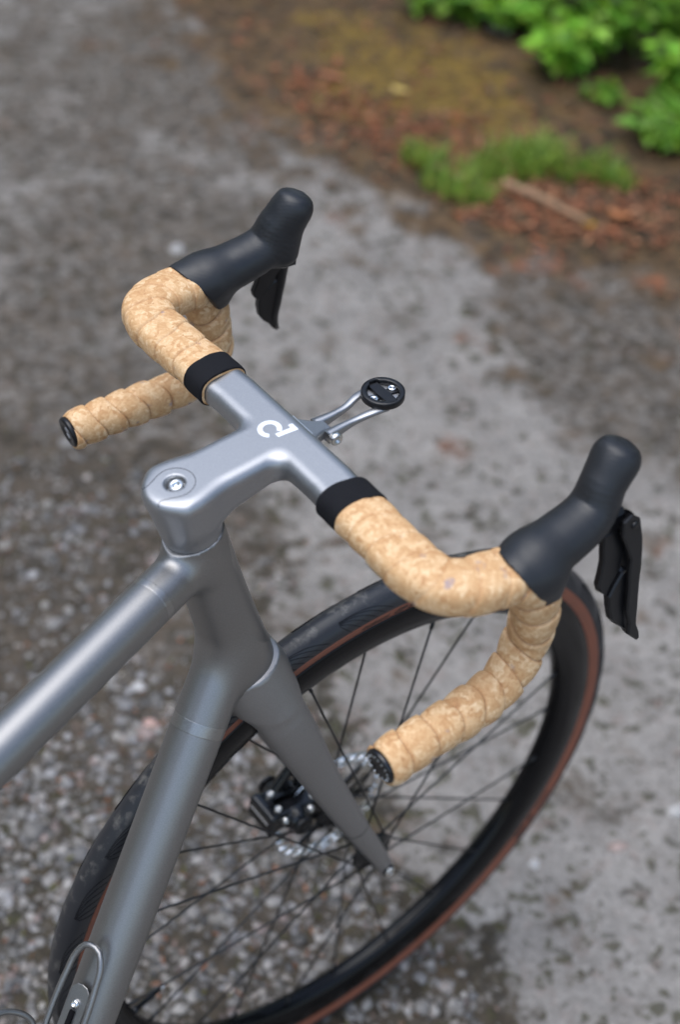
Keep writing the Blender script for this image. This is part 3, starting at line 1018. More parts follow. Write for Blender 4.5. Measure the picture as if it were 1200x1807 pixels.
pebble(312, 430, .015, (.33, .32, .31), 'pale round pebble in the brown gravel left of the far brake hood', 1)
pebble(245, 1212, .013, (.42, .41, .40), 'whitish round pebble between top tube and down tube', 2)
pebble(1190, 1435, .016, (.36, .345, .33), 'pale chip at the right picture edge beside the front wheel', 3)
pebble(1093, 1495, .010, (.33, .25, .22), 'pinkish chip on the grey asphalt right of the front wheel', 4)
pebble(945, 1520, .008, (.40, .39, .38), 'small white chip on the asphalt beside the front rim', 5)
pebble(265, 1275, .012, (.46, .30, .26), 'pink pebble close to the left edge of the down tube', 6)

# ================================================================== BICYCLE
bike = empty('bicycle', None, (0, 0, 0))
bike['label'] = 'grey titanium road bicycle with cork bar tape, turned handlebar and black front wheel'
bike['category'] = 'bicycle'

# ------------------------------------------------------------------ front wheel


def part(name, vf, mat, parent, smooth=True, label=None):
    o = new_obj(name, vf[0], vf[1], mat, parent, smooth)
    if label: o['label'] = label
    return o


SIDE_R = [.3120, .3130, .3165, .3200, .3240, .3262]
SIDE_Y = [.0116, .0121, .0132, .0141, .01475, .01485]


def side_y(r): return float(np.interp(r, SIDE_R, SIDE_Y))


def make_wheel(wheel, C, ax, e1, detail=True):
    """C centre, ax axle direction (to the left), e1 a radial direction"""
    e2 = np.cross(ax, e1)
    rt = .0145; Rc = RO - rt
    seg = 160
    # tread: round casing, slightly pointed crown
    th = np.radians(np.linspace(-99, 99, 33))
    prof = [(Rc + rt * math.cos(t) + .0006 * max(0, math.cos(t))**6, rt * 1.02 * math.sin(t)) for t in th]
    inner = [(Rc + (rt - .003) * math.cos(t), (rt - .003) * math.sin(t)) for t in th[::-1]]
    V, F = lathe(prof + inner, C, ax, e1, seg)
    o = new_obj('tyre', V, F, M_TYRE, wheel)
    k = len(prof) + len(inner)
    crown = np.array([max(0, 1 - abs(t) / .75)**.6 if i < len(th) else 0 for i, t in enumerate(list(th) + list(th))])
    at = o.data.attributes.new('crown', 'FLOAT', 'POINT')
    at.data.foreach_set('value', np.tile(crown, seg).astype(np.float32))
    for s in (-1, 1):
        rs_ = np.linspace(.3244, .3122, 12)
        pr = [(r, s * side_y(r)) for r in rs_]
        pr2 = [(r, s * (side_y(r) - .002)) for r in rs_[::-1]]
        part('sidewall', lathe(pr + pr2, C, ax, e1, seg), M_SIDE, wheel, label='brown sidewall of the tyre')
    # rim
    half = [(.3095, .0100), (.3126, .0108), (.3134, .0114), (.3130, .0124), (.3105, .0134), (.3040, .0143), (.2960, .0145), (.2880, .0134), (.2810, .0112), (.2765, .0082), (.2742, .0045), (.2736, 0)]
    pr = [(r, y) for r, y in half] + [(r, -y) for r, y in half[-2::-1]]
    pr += [(.3070, -.0080), (.3070, .0080)]
    part('rim', lathe(pr, C, ax, e1, seg), M_RIM, wheel)
    # hub
    hp = [(.0001, -.050), (.0085, -.050), (.0100, -.046), (.0105, -.040), (.0220, -.036), (.0235, -.034), (.0225, -.0315), (.0130, -.028), (.0110, -.015), (.0110, .010), (.0130, .020), (.0225, .024), (.0235, .0265), (.0220, .0285), (.0150, .030), (.0150, .040), (.0100, .046), (.0085, .050), (.0001, .050)]
    part('hub', lathe(hp, C, ax, e1, 36, closed=False), M_GLOSS, wheel)
    # spokes, 12 a side, crossed
    base = math.radians(103.2) if detail else 0.0
    nip = []
    for i in range(24):
        side = -1 if i % 2 == 0 else 1
        a = base - math.radians(15 * i)
        rimp = C + .275 * (math.cos(a) * e1 + math.sin(a) * e2) + side * .0035 * ax
        rimin = C + .300 * (math.cos(a) * e1 + math.sin(a) * e2) + side * .001 * ax
        lead = 1 if (i // 2) % 2 == 0 else -1
        b = a + lead * math.radians(66)
        hy = -.033 if side < 0 else .0255
        hubp = C + .0215 * (math.cos(b) * e1 + math.sin(b) * e2) + hy * ax + (.0016 * lead) * ax
        part('spoke', tube([hubp, hubp * .7 + rimp * .3, hubp * .1 + rimp * .9, rimp], [.0011, .00105, .0011, .0011], 7, up=ax), M_SPOKE, wheel)
        d = (rimp - hubp) / np.linalg.norm(rimp - hubp)
        if detail:
            part('spoke_nipple', tube([rimp - d * .011, rimp - d * .010, rimp + d * .004], [.0013, .0019, .0019], 8, up=ax), M_SPOKE, wheel)
    # valve
    a = math.radians(-112)
    rd = math.cos(a) * e1 + math.sin(a) * e2
    v0 = C + .276 * rd
    part('valve', join(tube([v0, v0 - rd * .006, v0 - rd * .0061, v0 - rd * .026, v0 - rd * .0262, v0 - rd * .034], [.0042, .0040, .0029, .0029, .0021, .0018], 10, up=ax)), M_GLOSS, wheel)
    part('valve_core', tube([v0 - rd * .0342, v0 - rd * .039, v0 - rd * .0395], [.0022, .0022, .0006], 10, up=ax), M_BOLT, wheel)
    # brake rotor on the left side
    yo = .0345
    rv, rf = [], []
    parts = []
    nh = 26
    # braking track made of an inner and an outer band joined by slanted webs; the gaps between are the holes
    for (ra, rb) in ((.0700, .0680), (.0578, .0560)):
        parts.append(lathe([(rb, -.0009), (ra, -.0009), (ra, .0009), (rb, .0009)], C + yo * ax, ax, e1, 96))
    for i in range(nh):
        a0 = 2 * math.pi * i / nh; a1 = a0 + .16
        pA = C + yo * ax + .0570 * (math.cos(a0) * e1 + math.sin(a0) * e2); pB = C + yo * ax + .0690 * (math.cos(a1) * e1 + math.sin(a1) * e2)
        parts.append(tube([pA, pB], .0020, 8, up=ax))
    part('brake_rotor', join(*parts), M_ROTOR, wheel, True)
    arms = []
    for i in range(6):
        a0 = 2 * math.pi * i / 6 + .2
        pa = C + yo * ax + .016 * (math.cos(a0) * e1 + math.sin(a0) * e2)
        pb = C + yo * ax + .0568 * (math.cos(a0 + .55) * e1 + math.sin(a0 + .55) * e2)
        d = (pb - pa) / np.linalg.norm(pb - pa); q = np.cross(ax, d)
        arms.append(prism([(0, -.0055), (np.linalg.norm(pb - pa), -.0028), (np.linalg.norm(pb - pa), .0028), (0, .0055)], pa, d, q, ax, -.0014, .0014))
    arms.append(lathe([(.012, -.002), (.021, -.002), (.021, .003), (.012, .003)], C + yo * ax, ax, e1, 36))
    part('rotor_carrier', join(*arms), M_GLOSS, wheel, False)
    for i in range(6):
        a0 = 2 * math.pi * i / 6 + .75
        pb = C + (yo - .0025) * ax + .0545 * (math.cos(a0) * e1 + math.sin(a0) * e2)
        part('rotor_rivet', lathe([(.0001, -.0005), (.0032, 0), (.0034, .004), (.0001, .005)], pb, ax, e1, 10, closed=False), M_BOLT, wheel)
    return Rc, rt


WX, WZ = np.array([1.0, 0, 0]), np.array([0, 0, 1.0])
# axle to the left = +y ; radial basis x, then ax x e1 = y cross x = -z, so give e1 = x and flip angle by using ax=-y
front = empty('front_wheel', bike)
front['label'] = 'black deep rimmed front wheel with brown walled tyre'
AXL = np.array([0, -1.0, 0])


def wheel_front():
    # basis with e1 = x, e2 = z needs ax = x cross z = -y ; mirrored heights therefore use -ax
    return make_wheel(front, A, np.array([0, 1.0, 0]), np.array([0, 0, 1.0]))


# e1 = z, e2 = y cross z = x : angle measured from up towards forward
RcW, rtW = wheel_front()


def wheel_pt(phi, psi, off=0.0, side=-1):
    """point on the tyre: phi from +x towards +z, psi from the crown towards the sidewall on the given side"""
    rad = RcW + (rtW + off) * math.cos(psi)
    return A + np.array([rad * math.cos(phi), side * (rtW + off) * 1.02 * math.sin(psi), rad * math.sin(phi)])


def tyre_text(txt, phi0, height, psi_mid, shear=0.0, scale_x=1.0):
    cu = bpy.data.curves.new('lettering', 'FONT')
    cu.body = txt
    cu.size = 1.0
    cu.shear = shear
    cu.offset = .028
    cu.resolution_u = 3
    ob = bpy.data.objects.new('lettering', cu)
    COL.objects.link(ob)
    dg = bpy.context.evaluated_depsgraph_get()
    me = bpy.data.meshes.new_from_object(ob.evaluated_get(dg))
    vs = np.array([v.co[:] for v in me.vertices]); fs = [tuple(p.vertices) for p in me.polygons]
    bpy.data.objects.remove(ob, do_unlink=True)
    w = vs[:, 0].max()
    out = []
    for x, y_, z in vs:
        # seen from the right side, forward (smaller phi) reads to the right over the top of the wheel
        rad = .3186 + (y_ - .35) * height
        phi = phi0 - x * height * scale_x / .319
        out.append(A + np.array([rad * math.cos(phi), -(side_y(rad) + .00025), rad * math.sin(phi)]))
    o = new_obj('lettering', out, fs, M_PRINT, front, False)
    o['label'] = 'black lettering on the brown sidewall'
    return w * height * scale_x / .319


PSM = math.radians(124)
ph = math.radians(96.2)
for rep in range(3):
    p = ph + rep * 2 * math.pi / 3
    w = tyre_text('Continental', p, .0062, PSM, .15)
    tyre_text('GP 5000', p - w - .014, .0090, PSM, .35, 1.2)

# tread: fans of curved grooves on the shoulders
gv = []
for i in range(30):
    for side in (-1, 1):
        p0 = math.radians(99.9) + i * 2 * math.pi / 30 + (0 if side < 0 else math.pi / 30)
        for k in range(6):
            tt = np.linspace(0, 1, 12)
            Lk = math.radians(1.6 + 1.6 * k)
            phis = p0 - Lk * tt
            psis = np.radians(36 + 3 * (5 - k) * (1 - tt) + (60 - 2.0 * k) * tt ** (1.0 + .45 * k))
            pts = np.array([wheel_pt(a, b, .00010, side) for a, b in zip(phis, psis)])
            gv.append(tube(pts, .00026, 4, up=(0, 1, 0), cap=False))
part('tread_groove', join(*gv), M_DARK, front)

# ------------------------------------------------------------------ fork
fork = empty('fork', bike)
fork['label'] = 'matte dark grey fork with straight tapering blades'


def fork_sdf(P):
    # local: x = n (forward), y, z = u from P0
    d = None
    crown = rcone(P, (0.0, 0, S_LO - .020), (0.003, 0, S_LO - .034), .0262, .0235)
    cy, z, L = cone_inf(P, (0, 0, S_LO - .0025), (0, 0, S_LO - .03), .0284, .0275)
    col = smax(cy, np.abs(P[:, 2] - (S_LO - .016)) - .0135, .002)
    d = smin(crown, col, .012)
    yl = np.abs(P[:, 1])
    Q = P.copy(); Q[:, 1] = yl
    # blades: aero section, deeper than wide
    pts = catmull(np.array([(.003, .012, S_LO - .024, .0235), (.005, .028, S_LO - .050, .0232), (.009, .0385, S_LO - .090, .0212), (.0155, .0435, .215, .0176), (.024, .0475, .150, .0146), (.0345, .0520, .080, .0117), (.0455, .0555, .012, .0090), (.0478, .0560, -.008, .0082)]), 30)
    sy = .66
    R = Q.copy(); R[:, 1] /= sy
    b = np.full(len(P), 1e9)
    for i in range(len(pts) - 1):
        pa, pb = pts[i], pts[i + 1]
        b = np.minimum(b, rcone(R, (pa[0], pa[1] / sy, pa[2]), (pb[0], pb[1] / sy, pb[2]), pa[3], pb[3]) * sy)
    d = smin(d, b, .024)
    # room for the tyre
    Pw = P - np.array([.047, 0, 0])
    rad = np.hypot(Pw[:, 0], Pw[:, 2])
    tyre = np.hypot(np.maximum(rad - (RO - .0145), -.05), P[:, 1]) - .0185
    slot = np.maximum(np.abs(P[:, 1]) - .0195, rad - (RO - .004))
    d = smax(d, -np.minimum(tyre, slot), .004)
    return d


sdf_obj('fork_blade', lambda P: fork_sdf(P), (-.045, -.075, -.03), (.075, .075, S_LO + .003), .0028, M_FORK, fork, P0, N, Y, U)
# crown race ring
part('crown_race', lathe([(.0262, -.0022), (.0296, -.0022), (.0297, -.0016), (.0281, .0004), (.0262, .0004)], P0 + (S_LO - .0005) * U, U, N, 72), M_CHROME, fork, label='polished bearing ring under the head tube')
# thru axle
part('axle', lathe([(.0001, -.064), (.0052, -.064), (.0062, -.0625), (.0062, -.050), (.0062, .056), (.0058, .060), (.0001, .060)], A, Y, N, 24, closed=False), M_GLOSS, fork)
part('axle_cap', lathe([(.0022, -.0648), (.0050, -.0648), (.0056, -.0640), (.0056, -.0630), (.0022, -.0635)], A, Y, N, 24), M_BOLT, fork)
# moulded seam on the blade, low down
for s in (-1, 1):
    zc = .095
    nx = .0325; yy = .0508
    ring = []
    def fl(P): return fork_sdf(P)
    aa = np.linspace(0, 2 * math.pi, 40, endpoint=True)
    p = np.stack([nx + .013 * np.cos(aa), s * (yy + .009 * np.sin(aa)), np.full_like(aa, zc)], 1)
    p, nn_ = project(fl, p, .004, 8)
    Bm = np.stack([N, Y, U], 0)
    part('blade_seam', tube(P0 + (p + nn_ * .00001) @ Bm, .00028, 5, up=U, cap=False), M_DARK, fork)

# ------------------------------------------------------------------ brake caliper (left blade, rear side)
cal = empty('brake_caliper', bike)
cal['label'] = 'black disc brake caliper behind the left fork blade'
CO = A + np.array([-.056, .0345, .043])
CX, CZ = np.array([.995, 0, -.10]), np.array([.10, 0, .995])


def cal_sdf(P):
    # local x forward, y to the left, z up
    Q = np.abs(P - np.array([.002, 0, 0])) - np.array([.0255, .0135, .0075])
    box = np.linalg.norm(np.maximum(Q, 0), axis=1) + np.minimum(Q.max(1), 0) - .0045
    end = np.abs(P - np.array([-.030, 0, 0])) - np.array([.0015, .0150, .0085])
    end = np.linalg.norm(np.maximum(end, 0), axis=1) + np.minimum(end.max(1), 0) - .0045
    pist = rcone(P, (-.004, .0180, -.001), (-.004, -.0180, -.001), .0128, .0128)
    d = smin(box, pist, .003)
    d = smin(d, end, .0025)
    foot = rcone(P, (.028, .006, -.016), (.008, .008, .052), .0080, .0088)
    d = smin(d, foot, .006)
    d = smin(d, rcone(P, (-.012, .012, .010), (.006, .012, .040), .0060, .0055), .004)
    slot = np.maximum(np.abs(P[:, 1]) - .0030, -(P[:, 0] + .020))
    return smax(d, -np.maximum(slot, np.abs(P[:, 2]) - .030), .0012)


sdf_obj('caliper_body', cal_sdf, (-.045, -.040, -.035), (.045, .040, .070), .0016, M_GLOSS, cal, CO, CX, Y, CZ)
for sd_ in (-1, 1):
    part('piston_cap', lathe([(.0001, .0004), (.0060, .0004), (.0066, .0012), (.0100, .0012), (.0106, .0004), (.0106, -.002)], CO - CX * .004 - CZ * .001 + Y * sd_ * .0312, Y * sd_, CX, 24, closed=False), M_PLA, cal)
part('caliper_groove', rbox(CO - CX * .0364 + CZ * .002, Y, CZ, CX, .0140, .0008, .0004, .0002), M_BOLT, cal, False)
for k, (x, yv, z, dr) in enumerate(((-.002, .008, .060, CZ), (.018, -.012, .012, CZ), (-.022, -.010, .012, CZ), (-.018, .009, .0125, CZ), (.012, -.019, .004, -Y), (-.018, -.0185, .003, -Y), (.026, -.004, .004, CX))):
    e1 = CX if abs(dr @ CX) < .5 else Y
    part('caliper_bolt', lathe([(.0001, .0012), (.0016, .0012), (.0018, .0030), (.0032, .0028), (.0038, .0018), (.0038, -.004)], CO + CX * x + Y * yv + CZ * z, dr, e1, 14, closed=False), M_BOLT, cal)

# ------------------------------------------------------------------ frame
R_TT, R_DT = .0186, .0222
# tube centre lines in the frame plane, (rearward, up the axis) measured from P0
TT0, TT1 = np.array([.0, .5115]), np.array([.2089, .5470])
DT0, DT1 = np.array([.000, .3995]), np.array([.2622, .2096])
ttd = (TT1 - TT0) / np.linalg.norm(TT1 - TT0)
dtd = (DT1 - DT0) / np.linalg.norm(DT1 - DT0)
TT_CUT, DT_CUT = .058, .076


def frame_sdf(P):
    # local x = rearward, y = NF, z = U
    cy, z, L = cone_inf(P, (0, 0, S_LO), (0, 0, S_HI), .0284, .0236)
    waist = .0016 * np.sin(np.clip((P[:, 2] - S_LO) / (S_HI - S_LO), 0, 1) * math.pi)
    ht = smax(cy + waist, np.maximum(S_LO - P[:, 2], P[:, 2] - S_HI), .0012)
    a = np.array([TT0[0], 0, TT0[1]]); b = np.array([TT1[0], 0, TT1[1]])
    tt, zt, L = cone_inf(P, a, b, R_TT, R_TT)
    tt = smax(tt + .0022 * np.clip((zt - TT_CUT) / .006, 0, 1), np.maximum(-zt, zt - TT_CUT - .008), .0008)
    a2 = np.array([DT0[0], 0, DT0[1]]); b2 = np.array([DT1[0], 0, DT1[1]])
    dt, zd, L = cone_inf(P, a2, b2, R_DT, R_DT)
    dt = smax(dt + .0022 * np.clip((zd - DT_CUT) / .006, 0, 1), np.maximum(-zd, zd - DT_CUT - .008), .0008)
    d = smin(ht, tt, .014)
    d = smin(d, dt, .016)
    rad = np.hypot(P[:, 0], P[:, 1])
    d = smax(d, P[:, 2] - S_HI, .0010)
    d = smax(d, -np.maximum(P[:, 2] - S_LO, rad - .0325), .0010)
    bore = np.hypot(P[:, 0], P[:, 1]) - .0195
    return np.maximum(d, -bore)


fr = empty('frame', bike)
fr['label'] = 'bead blasted titanium frame'
sdf_obj('head_tube', frame_sdf, (-.036, -.036, S_LO - .07), (.100, .036, S_HI + .006), .0018, M_TI, fr, P0, E_R, NF, U)


def fpt(p2, off=0.0):
    return P0 + p2[0] * E_R + p2[1] * U + off * NF


HD = np.cross(NF, np.array([0, 0, 1.0])); HD /= np.linalg.norm(HD)
if HD @ E_R < 0: HD = -HD
TT_END = TT0 + ttd * .56
BB = DT0 + dtd * .655
# welded end of the sleeve, then the plain tube
for nm, q0, dd, cut, r, ln in (('top_tube', TT0, ttd, TT_CUT, R_TT, .56), ('down_tube', DT0, dtd, DT_CUT, R_DT, .655)):
    p = [fpt(q0 + dd * s) for s in np.linspace(cut, ln, 40)]
    part(nm, tube(p, r - .00006, 64, up=NF, cap=False), M_TI, fr)
    axd = fpt(q0 + dd) - fpt(q0); axd /= np.linalg.norm(axd)
    w = .0052 if nm == 'down_tube' else .0030
    part('weld_band', lathe([(r - .003, -w), (r - .00005, -w), (r + .00004, -w * .94), (r + .00004, -w * .80), (r + .00004, w * .80), (r + .00004, w * .94), (r - .00005, w), (r - .003, w)], fpt(q0 + dd * cut), axd, NF, 72), M_TIW, fr, label='brushed band where the tube is welded on')
# rest of the frame behind the picture
st_top = fpt(TT_END)
bbp = fpt(BB)
sd = (st_top - bbp) / np.linalg.norm(st_top - bbp)
part('seat_tube', tube([bbp, bbp * .5 + st_top * .5, st_top + sd * .02], .0160, 40, up=NF), M_TI, fr)
part('bottom_bracket', lathe([(.001, -.036), (.021, -.036), (.0225, -.034), (.0225, .034), (.021, .036), (.001, .036)], bbp, NF, HD, 40, closed=False), M_TI, fr)
RA = bbp + HD * .41
RA[2] = RO * abs(math.sqrt(1 - NF[2]**2))
RA = RA - NF * ((RA - P0) @ NF)
for s in (-1, 1):
    part('chain_stay', tube(catmull([bbp + NF * s * .028, bbp * .55 + RA * .45 + NF * s * .042, RA + NF * s * .066], 14), np.linspace(.011, .008, 14), 20, up=(0, 0, 1)), M_TI, fr)
    part('seat_stay', tube(catmull([st_top - sd * .03 + NF * s * .014, st_top * .5 + RA * .5 + NF * s * .040, RA + NF * s * .066], 14), np.linspace(.0080, .0070, 14), 16, up=(0, 0, 1)), M_TI, fr)
rear = empty('rear_wheel', bike)
rear['label'] = 'black rear wheel behind the picture'
make_wheel(rear, RA, -NF, np.cross(-NF, HD) / np.linalg.norm(np.cross(-NF, HD)), detail=False)
post = empty('saddle', bike)
ptop = st_top + sd * .13
part('seatpost', tube([st_top + sd * .01, ptop], .0136, 32, up=NF), M_PLA, post)


def saddle_sdf(P):
    x = P[:, 0]
    hw = np.interp(x, [-.13, -.05, .02, .10, .135], [.018, .021, .032, .066, .060])
    zt = np.interp(x, [-.13, -.05, .05, .135], [.0, -.002, -.002, .008])
    q = np.stack([np.maximum(np.abs(x) - .115, 0), np.maximum(np.abs(P[:, 1]) - np.maximum(hw - .016, .001), 0), (P[:, 2] - zt) * 1.1], 1)
    return np.linalg.norm(q, axis=1) - .017


sdf_obj('saddle_top', saddle_sdf, (-.16, -.10, -.05), (.16, .10, .05), .006, M_LEATHER, post, ptop + np.array([0, 0, .045]), HD, np.cross(np.array([0, 0, 1.0]), HD), np.array([0, 0, 1.0]))
for s in (-1, 1):
    part('saddle_rail', tube(catmull([ptop + np.array([0, 0, .035]) + HD * -.10, ptop + np.array([0, 0, .008]) + HD * -.04 + NF * s * .022, ptop + np.array([0, 0, .008]) + HD * .05 + NF * s * .022, ptop + np.array([0, 0, .035]) + HD * .11 + NF * s * .035], 16), .0035, 8), M_BOLT, post)

# ------------------------------------------------------------------ bottle cage on the down tube
cage = empty('bottle_cage', bike)
cage['label'] = 'grey bent wire bottle cage on the upper face of the down tube'
dtv = fpt(dtd) - fpt(np.zeros(2)); dtv /= np.linalg.norm(dtv)          # down the tube
dup = np.cross(NF, dtv); dup /= np.linalg.norm(dup)
if dup[2] < 0: dup = -dup                                              # off the tube, up and back


def cpt(s, lat, h):
    return fpt(DT0 + dtd * s) + NF * lat + dup * (R_DT + h)


S0 = .268
loop = [cpt(S0 + .30, -.0150, .010), cpt(S0 + .12, -.0150, .0115), cpt(S0 + .028, -.0150, .0115), cpt(S0 + .010, -.0125, .0115), cpt(S0, -.0062, .0115), cpt(S0 - .0015, 0, .0115),
        cpt(S0, .0062, .0115), cpt(S0 + .010, .0125, .0115), cpt(S0 + .028, .0150, .0115), cpt(S0 + .12, .0150, .0115), cpt(S0 + .30, .0150, .010)]
part('cage_wire', tube(catmull(loop, 120), .0027, 14, up=dup), M_TI, cage)
# the arms that hold a bottle, further down
for s in (-1, 1):
    arm = [cpt(S0 + .10, s * .0150, .0115), cpt(S0 + .075, s * .026, .020), cpt(S0 + .070, s * .038, .045), cpt(S0 + .085, s * .036, .070), cpt(S0 + .115, s * .020, .084), cpt(S0 + .125, 0, .087)]
    part('cage_arm', tube(catmull(arm, 40), .0026, 12, up=dup), M_TI, cage)
plate = [(.045, -.0095), (.038, -.0085), (.0345, -.005), (.0335, 0), (.0345, .005), (.038, .0085), (.045, .0095), (.16, .0095), (.16, -.0095)]
part('cage_plate', prism(plate, cpt(S0, 0, .0050), dtv, NF, dup, -.0008, .0008, .0004), M_TI, cage, False)
part('cage_strut', tube([cpt(S0 + .056, 0, .0070), cpt(S0 + .12, 0, .0085)], .0024, 10, up=dup), M_DARK, cage)
part('cage_boss', lathe([(.0001, -.004), (.006, -.004), (.006, .0040), (.0001, .0040)], cpt(S0 + .050, 0, 0), dup, NF, 20, closed=False), M_TI, cage)
bo = cpt(S0 + .050, 0, .0058)
part('cage_bolt', lathe([(.0001, .0006), (.0016, .0006), (.0017, .0030), (.0024, .0030), (.0037, .0020), (.0040, .0004), (.0040, 0)], bo, dup, NF, 24, closed=False), M_STEEL, cage)

# ------------------------------------------------------------------ cockpit: stem and bar in one piece
cock = empty('handlebar', bike)
cock['label'] = 'one piece grey handlebar and stem with flat tops'
UL = np.array([U @ FS, 0, U @ WS])                    # steering axis in cockpit coordinates
BL = np.array([(P0 + S_BOLT * U - T) @ FS, 0, (P0 + S_BOLT * U - T) @ WS])
HL = np.array([(P0 + S_HI * U - T) @ FS, 0, (P0 + S_HI * U - T) @ WS])


def box2(a, b, ha, hb, r):
    qa, qb = np.abs(a) - (ha - r), np.abs(b) - (hb - r)
    return np.hypot(np.maximum(qa, 0), np.maximum(qb, 0)) + np.minimum(np.maximum(qa, qb), 0) - r


def cockpit_body(P):
    s, y, w = P[:, 0], P[:, 1], P[:, 2]
    # bar: flat aero section
    ya = np.abs(y)
    hb = .0105 + .002 * np.exp(-(ya / .03)**2)
    cs = .003 - .0045 * np.clip((ya - .06) / .06, 0, 1)
    bar = box2(s - cs, w + hb - .006, .0182, hb + .006, .0082)
    bar = np.maximum(bar, ya - .112)
    # stem: rounded box tapering towards the bar
    t = np.clip((s + .088) / .088, 0, 1)
    hw = .0222 + .0010 * np.sin(t * math.pi)
    dep = .0195 * (1 - t) + .0125 * t
    stem = box2(y, w + dep - .006, hw, dep + .006, .0095)
    stem = smax(stem, np.maximum(s - .006, -(s + .092)), .006)
    # collar round the steerer
    col, z, L = cone_inf(P, HL, BL, .0226, .0258)
    col = smax(col, z - L - .010, .004)
    d = smin(stem, col, .016)
    # fillet under the stem
    d = smin(d, bar, .013)
    top = w + .0004 - .0016 * np.exp(-(ya / .012)**2) * 0
    d = smax(d, w + .0002, .0105)
    d = smax(d, -z, .0006)
    return d


def cockpit_sdf(P):
    d = cockpit_body(P)
    rel = P - BL
    zz = rel @ UL
    rad = np.linalg.norm(rel - zz[:, None] * UL, axis=1)
    hole = np.maximum(rad - .0068 - np.clip(zz + .004, 0, .01) * .25, -zz - .0062)
    return smax(d, -hole, .0012)


sdf_obj('cockpit_body', cockpit_sdf, (-.122, -.116, -.082), (.030, .116, .006), .00125, M_BAR, cock, T, FS, Y, WS)


def cock_world(p): return T + p[:, 0:1] * FS + p[:, 1:2] * Y + p[:, 2:3] * WS


def on_cockpit(p2, off):
    p = np.array([[a, b, .0] for a, b in p2], float)
    p, nn_ = project(cockpit_body, p, .004, 8)
    return cock_world(p + nn_ * off)


# seam of the top cover round the bolt
aa = np.radians(np.linspace(-118, 118, 60))
arc = [(BL[0] + .0145 * math.cos(a), .0145 * math.sin(a)) for a in aa]
tailR = [(BL[0] - .0130, -.0105), (BL[0] - .0180, -.0092), (BL[0] - .0215, -.0105), (BL[0] - .0240, -.0135)]
tailL = [(x, -y) for x, y in tailR]
seam = list(reversed(tailR)) + arc[4:-4] + tailL
seam = catmull(np.array([(a, b, 0) for a, b in seam]), 120)[:, :2]
part('cover_seam', tube(on_cockpit(seam, -.00005), .00026, 6, up=WS, cap=False), M_DARK, cock)
bc = P0 + (S_BOLT - .0062) * U
part('stem_bolt', lathe([(.0001, .0016), (.0018, .0016), (.0020, .0040), (.0036, .0044), (.0052, .0036), (.0056, .0020), (.0056, -.001)], bc, U, N, 36, closed=False), M_STEEL, cock, label='bright bolt in the top of the stem')

# the white mark: a lower case d whose bowl is left open


def strip_mark():
    V, F = [], []
    c0, ri, ro = np.array([-.0040, .0043]), .0052, .0090
    a = np.radians(np.linspace(232, -56, 56))
    base = 0
    for t in a:
        d = np.array([math.cos(t), math.sin(t)])
        V += [c0 + ri * d, c0 + ro * d]
    for i in range(len(a) - 1):
        F.append((2 * i, 2 * i + 1, 2 * i + 3, 2 * i + 2))

    def quad(x0, x1, y0, y1, nx):
        b = len(V)
        for i in range(nx + 1):
            x = x0 + (x1 - x0) * i / nx
            V.extend([np.array([x, y0]), np.array([x, y1])])
        for i in range(nx):
            F.append((b + 2 * i, b + 2 * i + 2, b + 2 * i + 3, b + 2 * i + 1))
    b0 = len(V)
    quad(-.0040, .0087, -.0066, -.0024, 12)
    quad(.0087, .0124, -.0066, .0012, 6)
    for i in range(b0, len(V)):
        V[i] = V[i] + np.array([0, -.13 * (V[i][0] + .004)])
    return V, F


mv, mf = strip_mark()
mw = on_cockpit(mv, .00012)
mo = part('stem_mark', (mw, mf), M_WHITE, cock, False, 'white letter mark printed on the stem')

# ------------------------------------------------------------------ bar tape, bands, end plugs (both sides)
CL = [(.0030, .074, -.0100), (.0030, .095, -.0100), (.0015, .120, -.0096), (-.0005, .145, -.0090), (-.0010, .163, -.0085), (.0015, .1770, -.0080), (.0090, .1880, -.0076), (.0210, .1940, -.0074), (.035, .1968, -.0074), (.0500, .1995, -.0095),
      (.0615, .2045, -.0155), (.0705, .2050, -.0310), (.0765, .2045, -.0465), (.0790, .2040, -.0610), (.0812, .2015, -.0790), (.0725, .2033, -.0985), (.0560, .2060, -.1130), (.0270, .2088, -.1185), (-.0150, .2105, -.1215), (-.0570, .2115, -.1245)]


def bar_frame(side):
    P = catmull(np.array(CL), 620)
    P = P * np.array([1, side, 1])
    t, s, n = frames(P, (0, 0, 1))
    ln = np.concatenate([[0], np.cumsum(np.linalg.norm(np.diff(P, axis=0), axis=1))])
    return P, t, s, n, ln


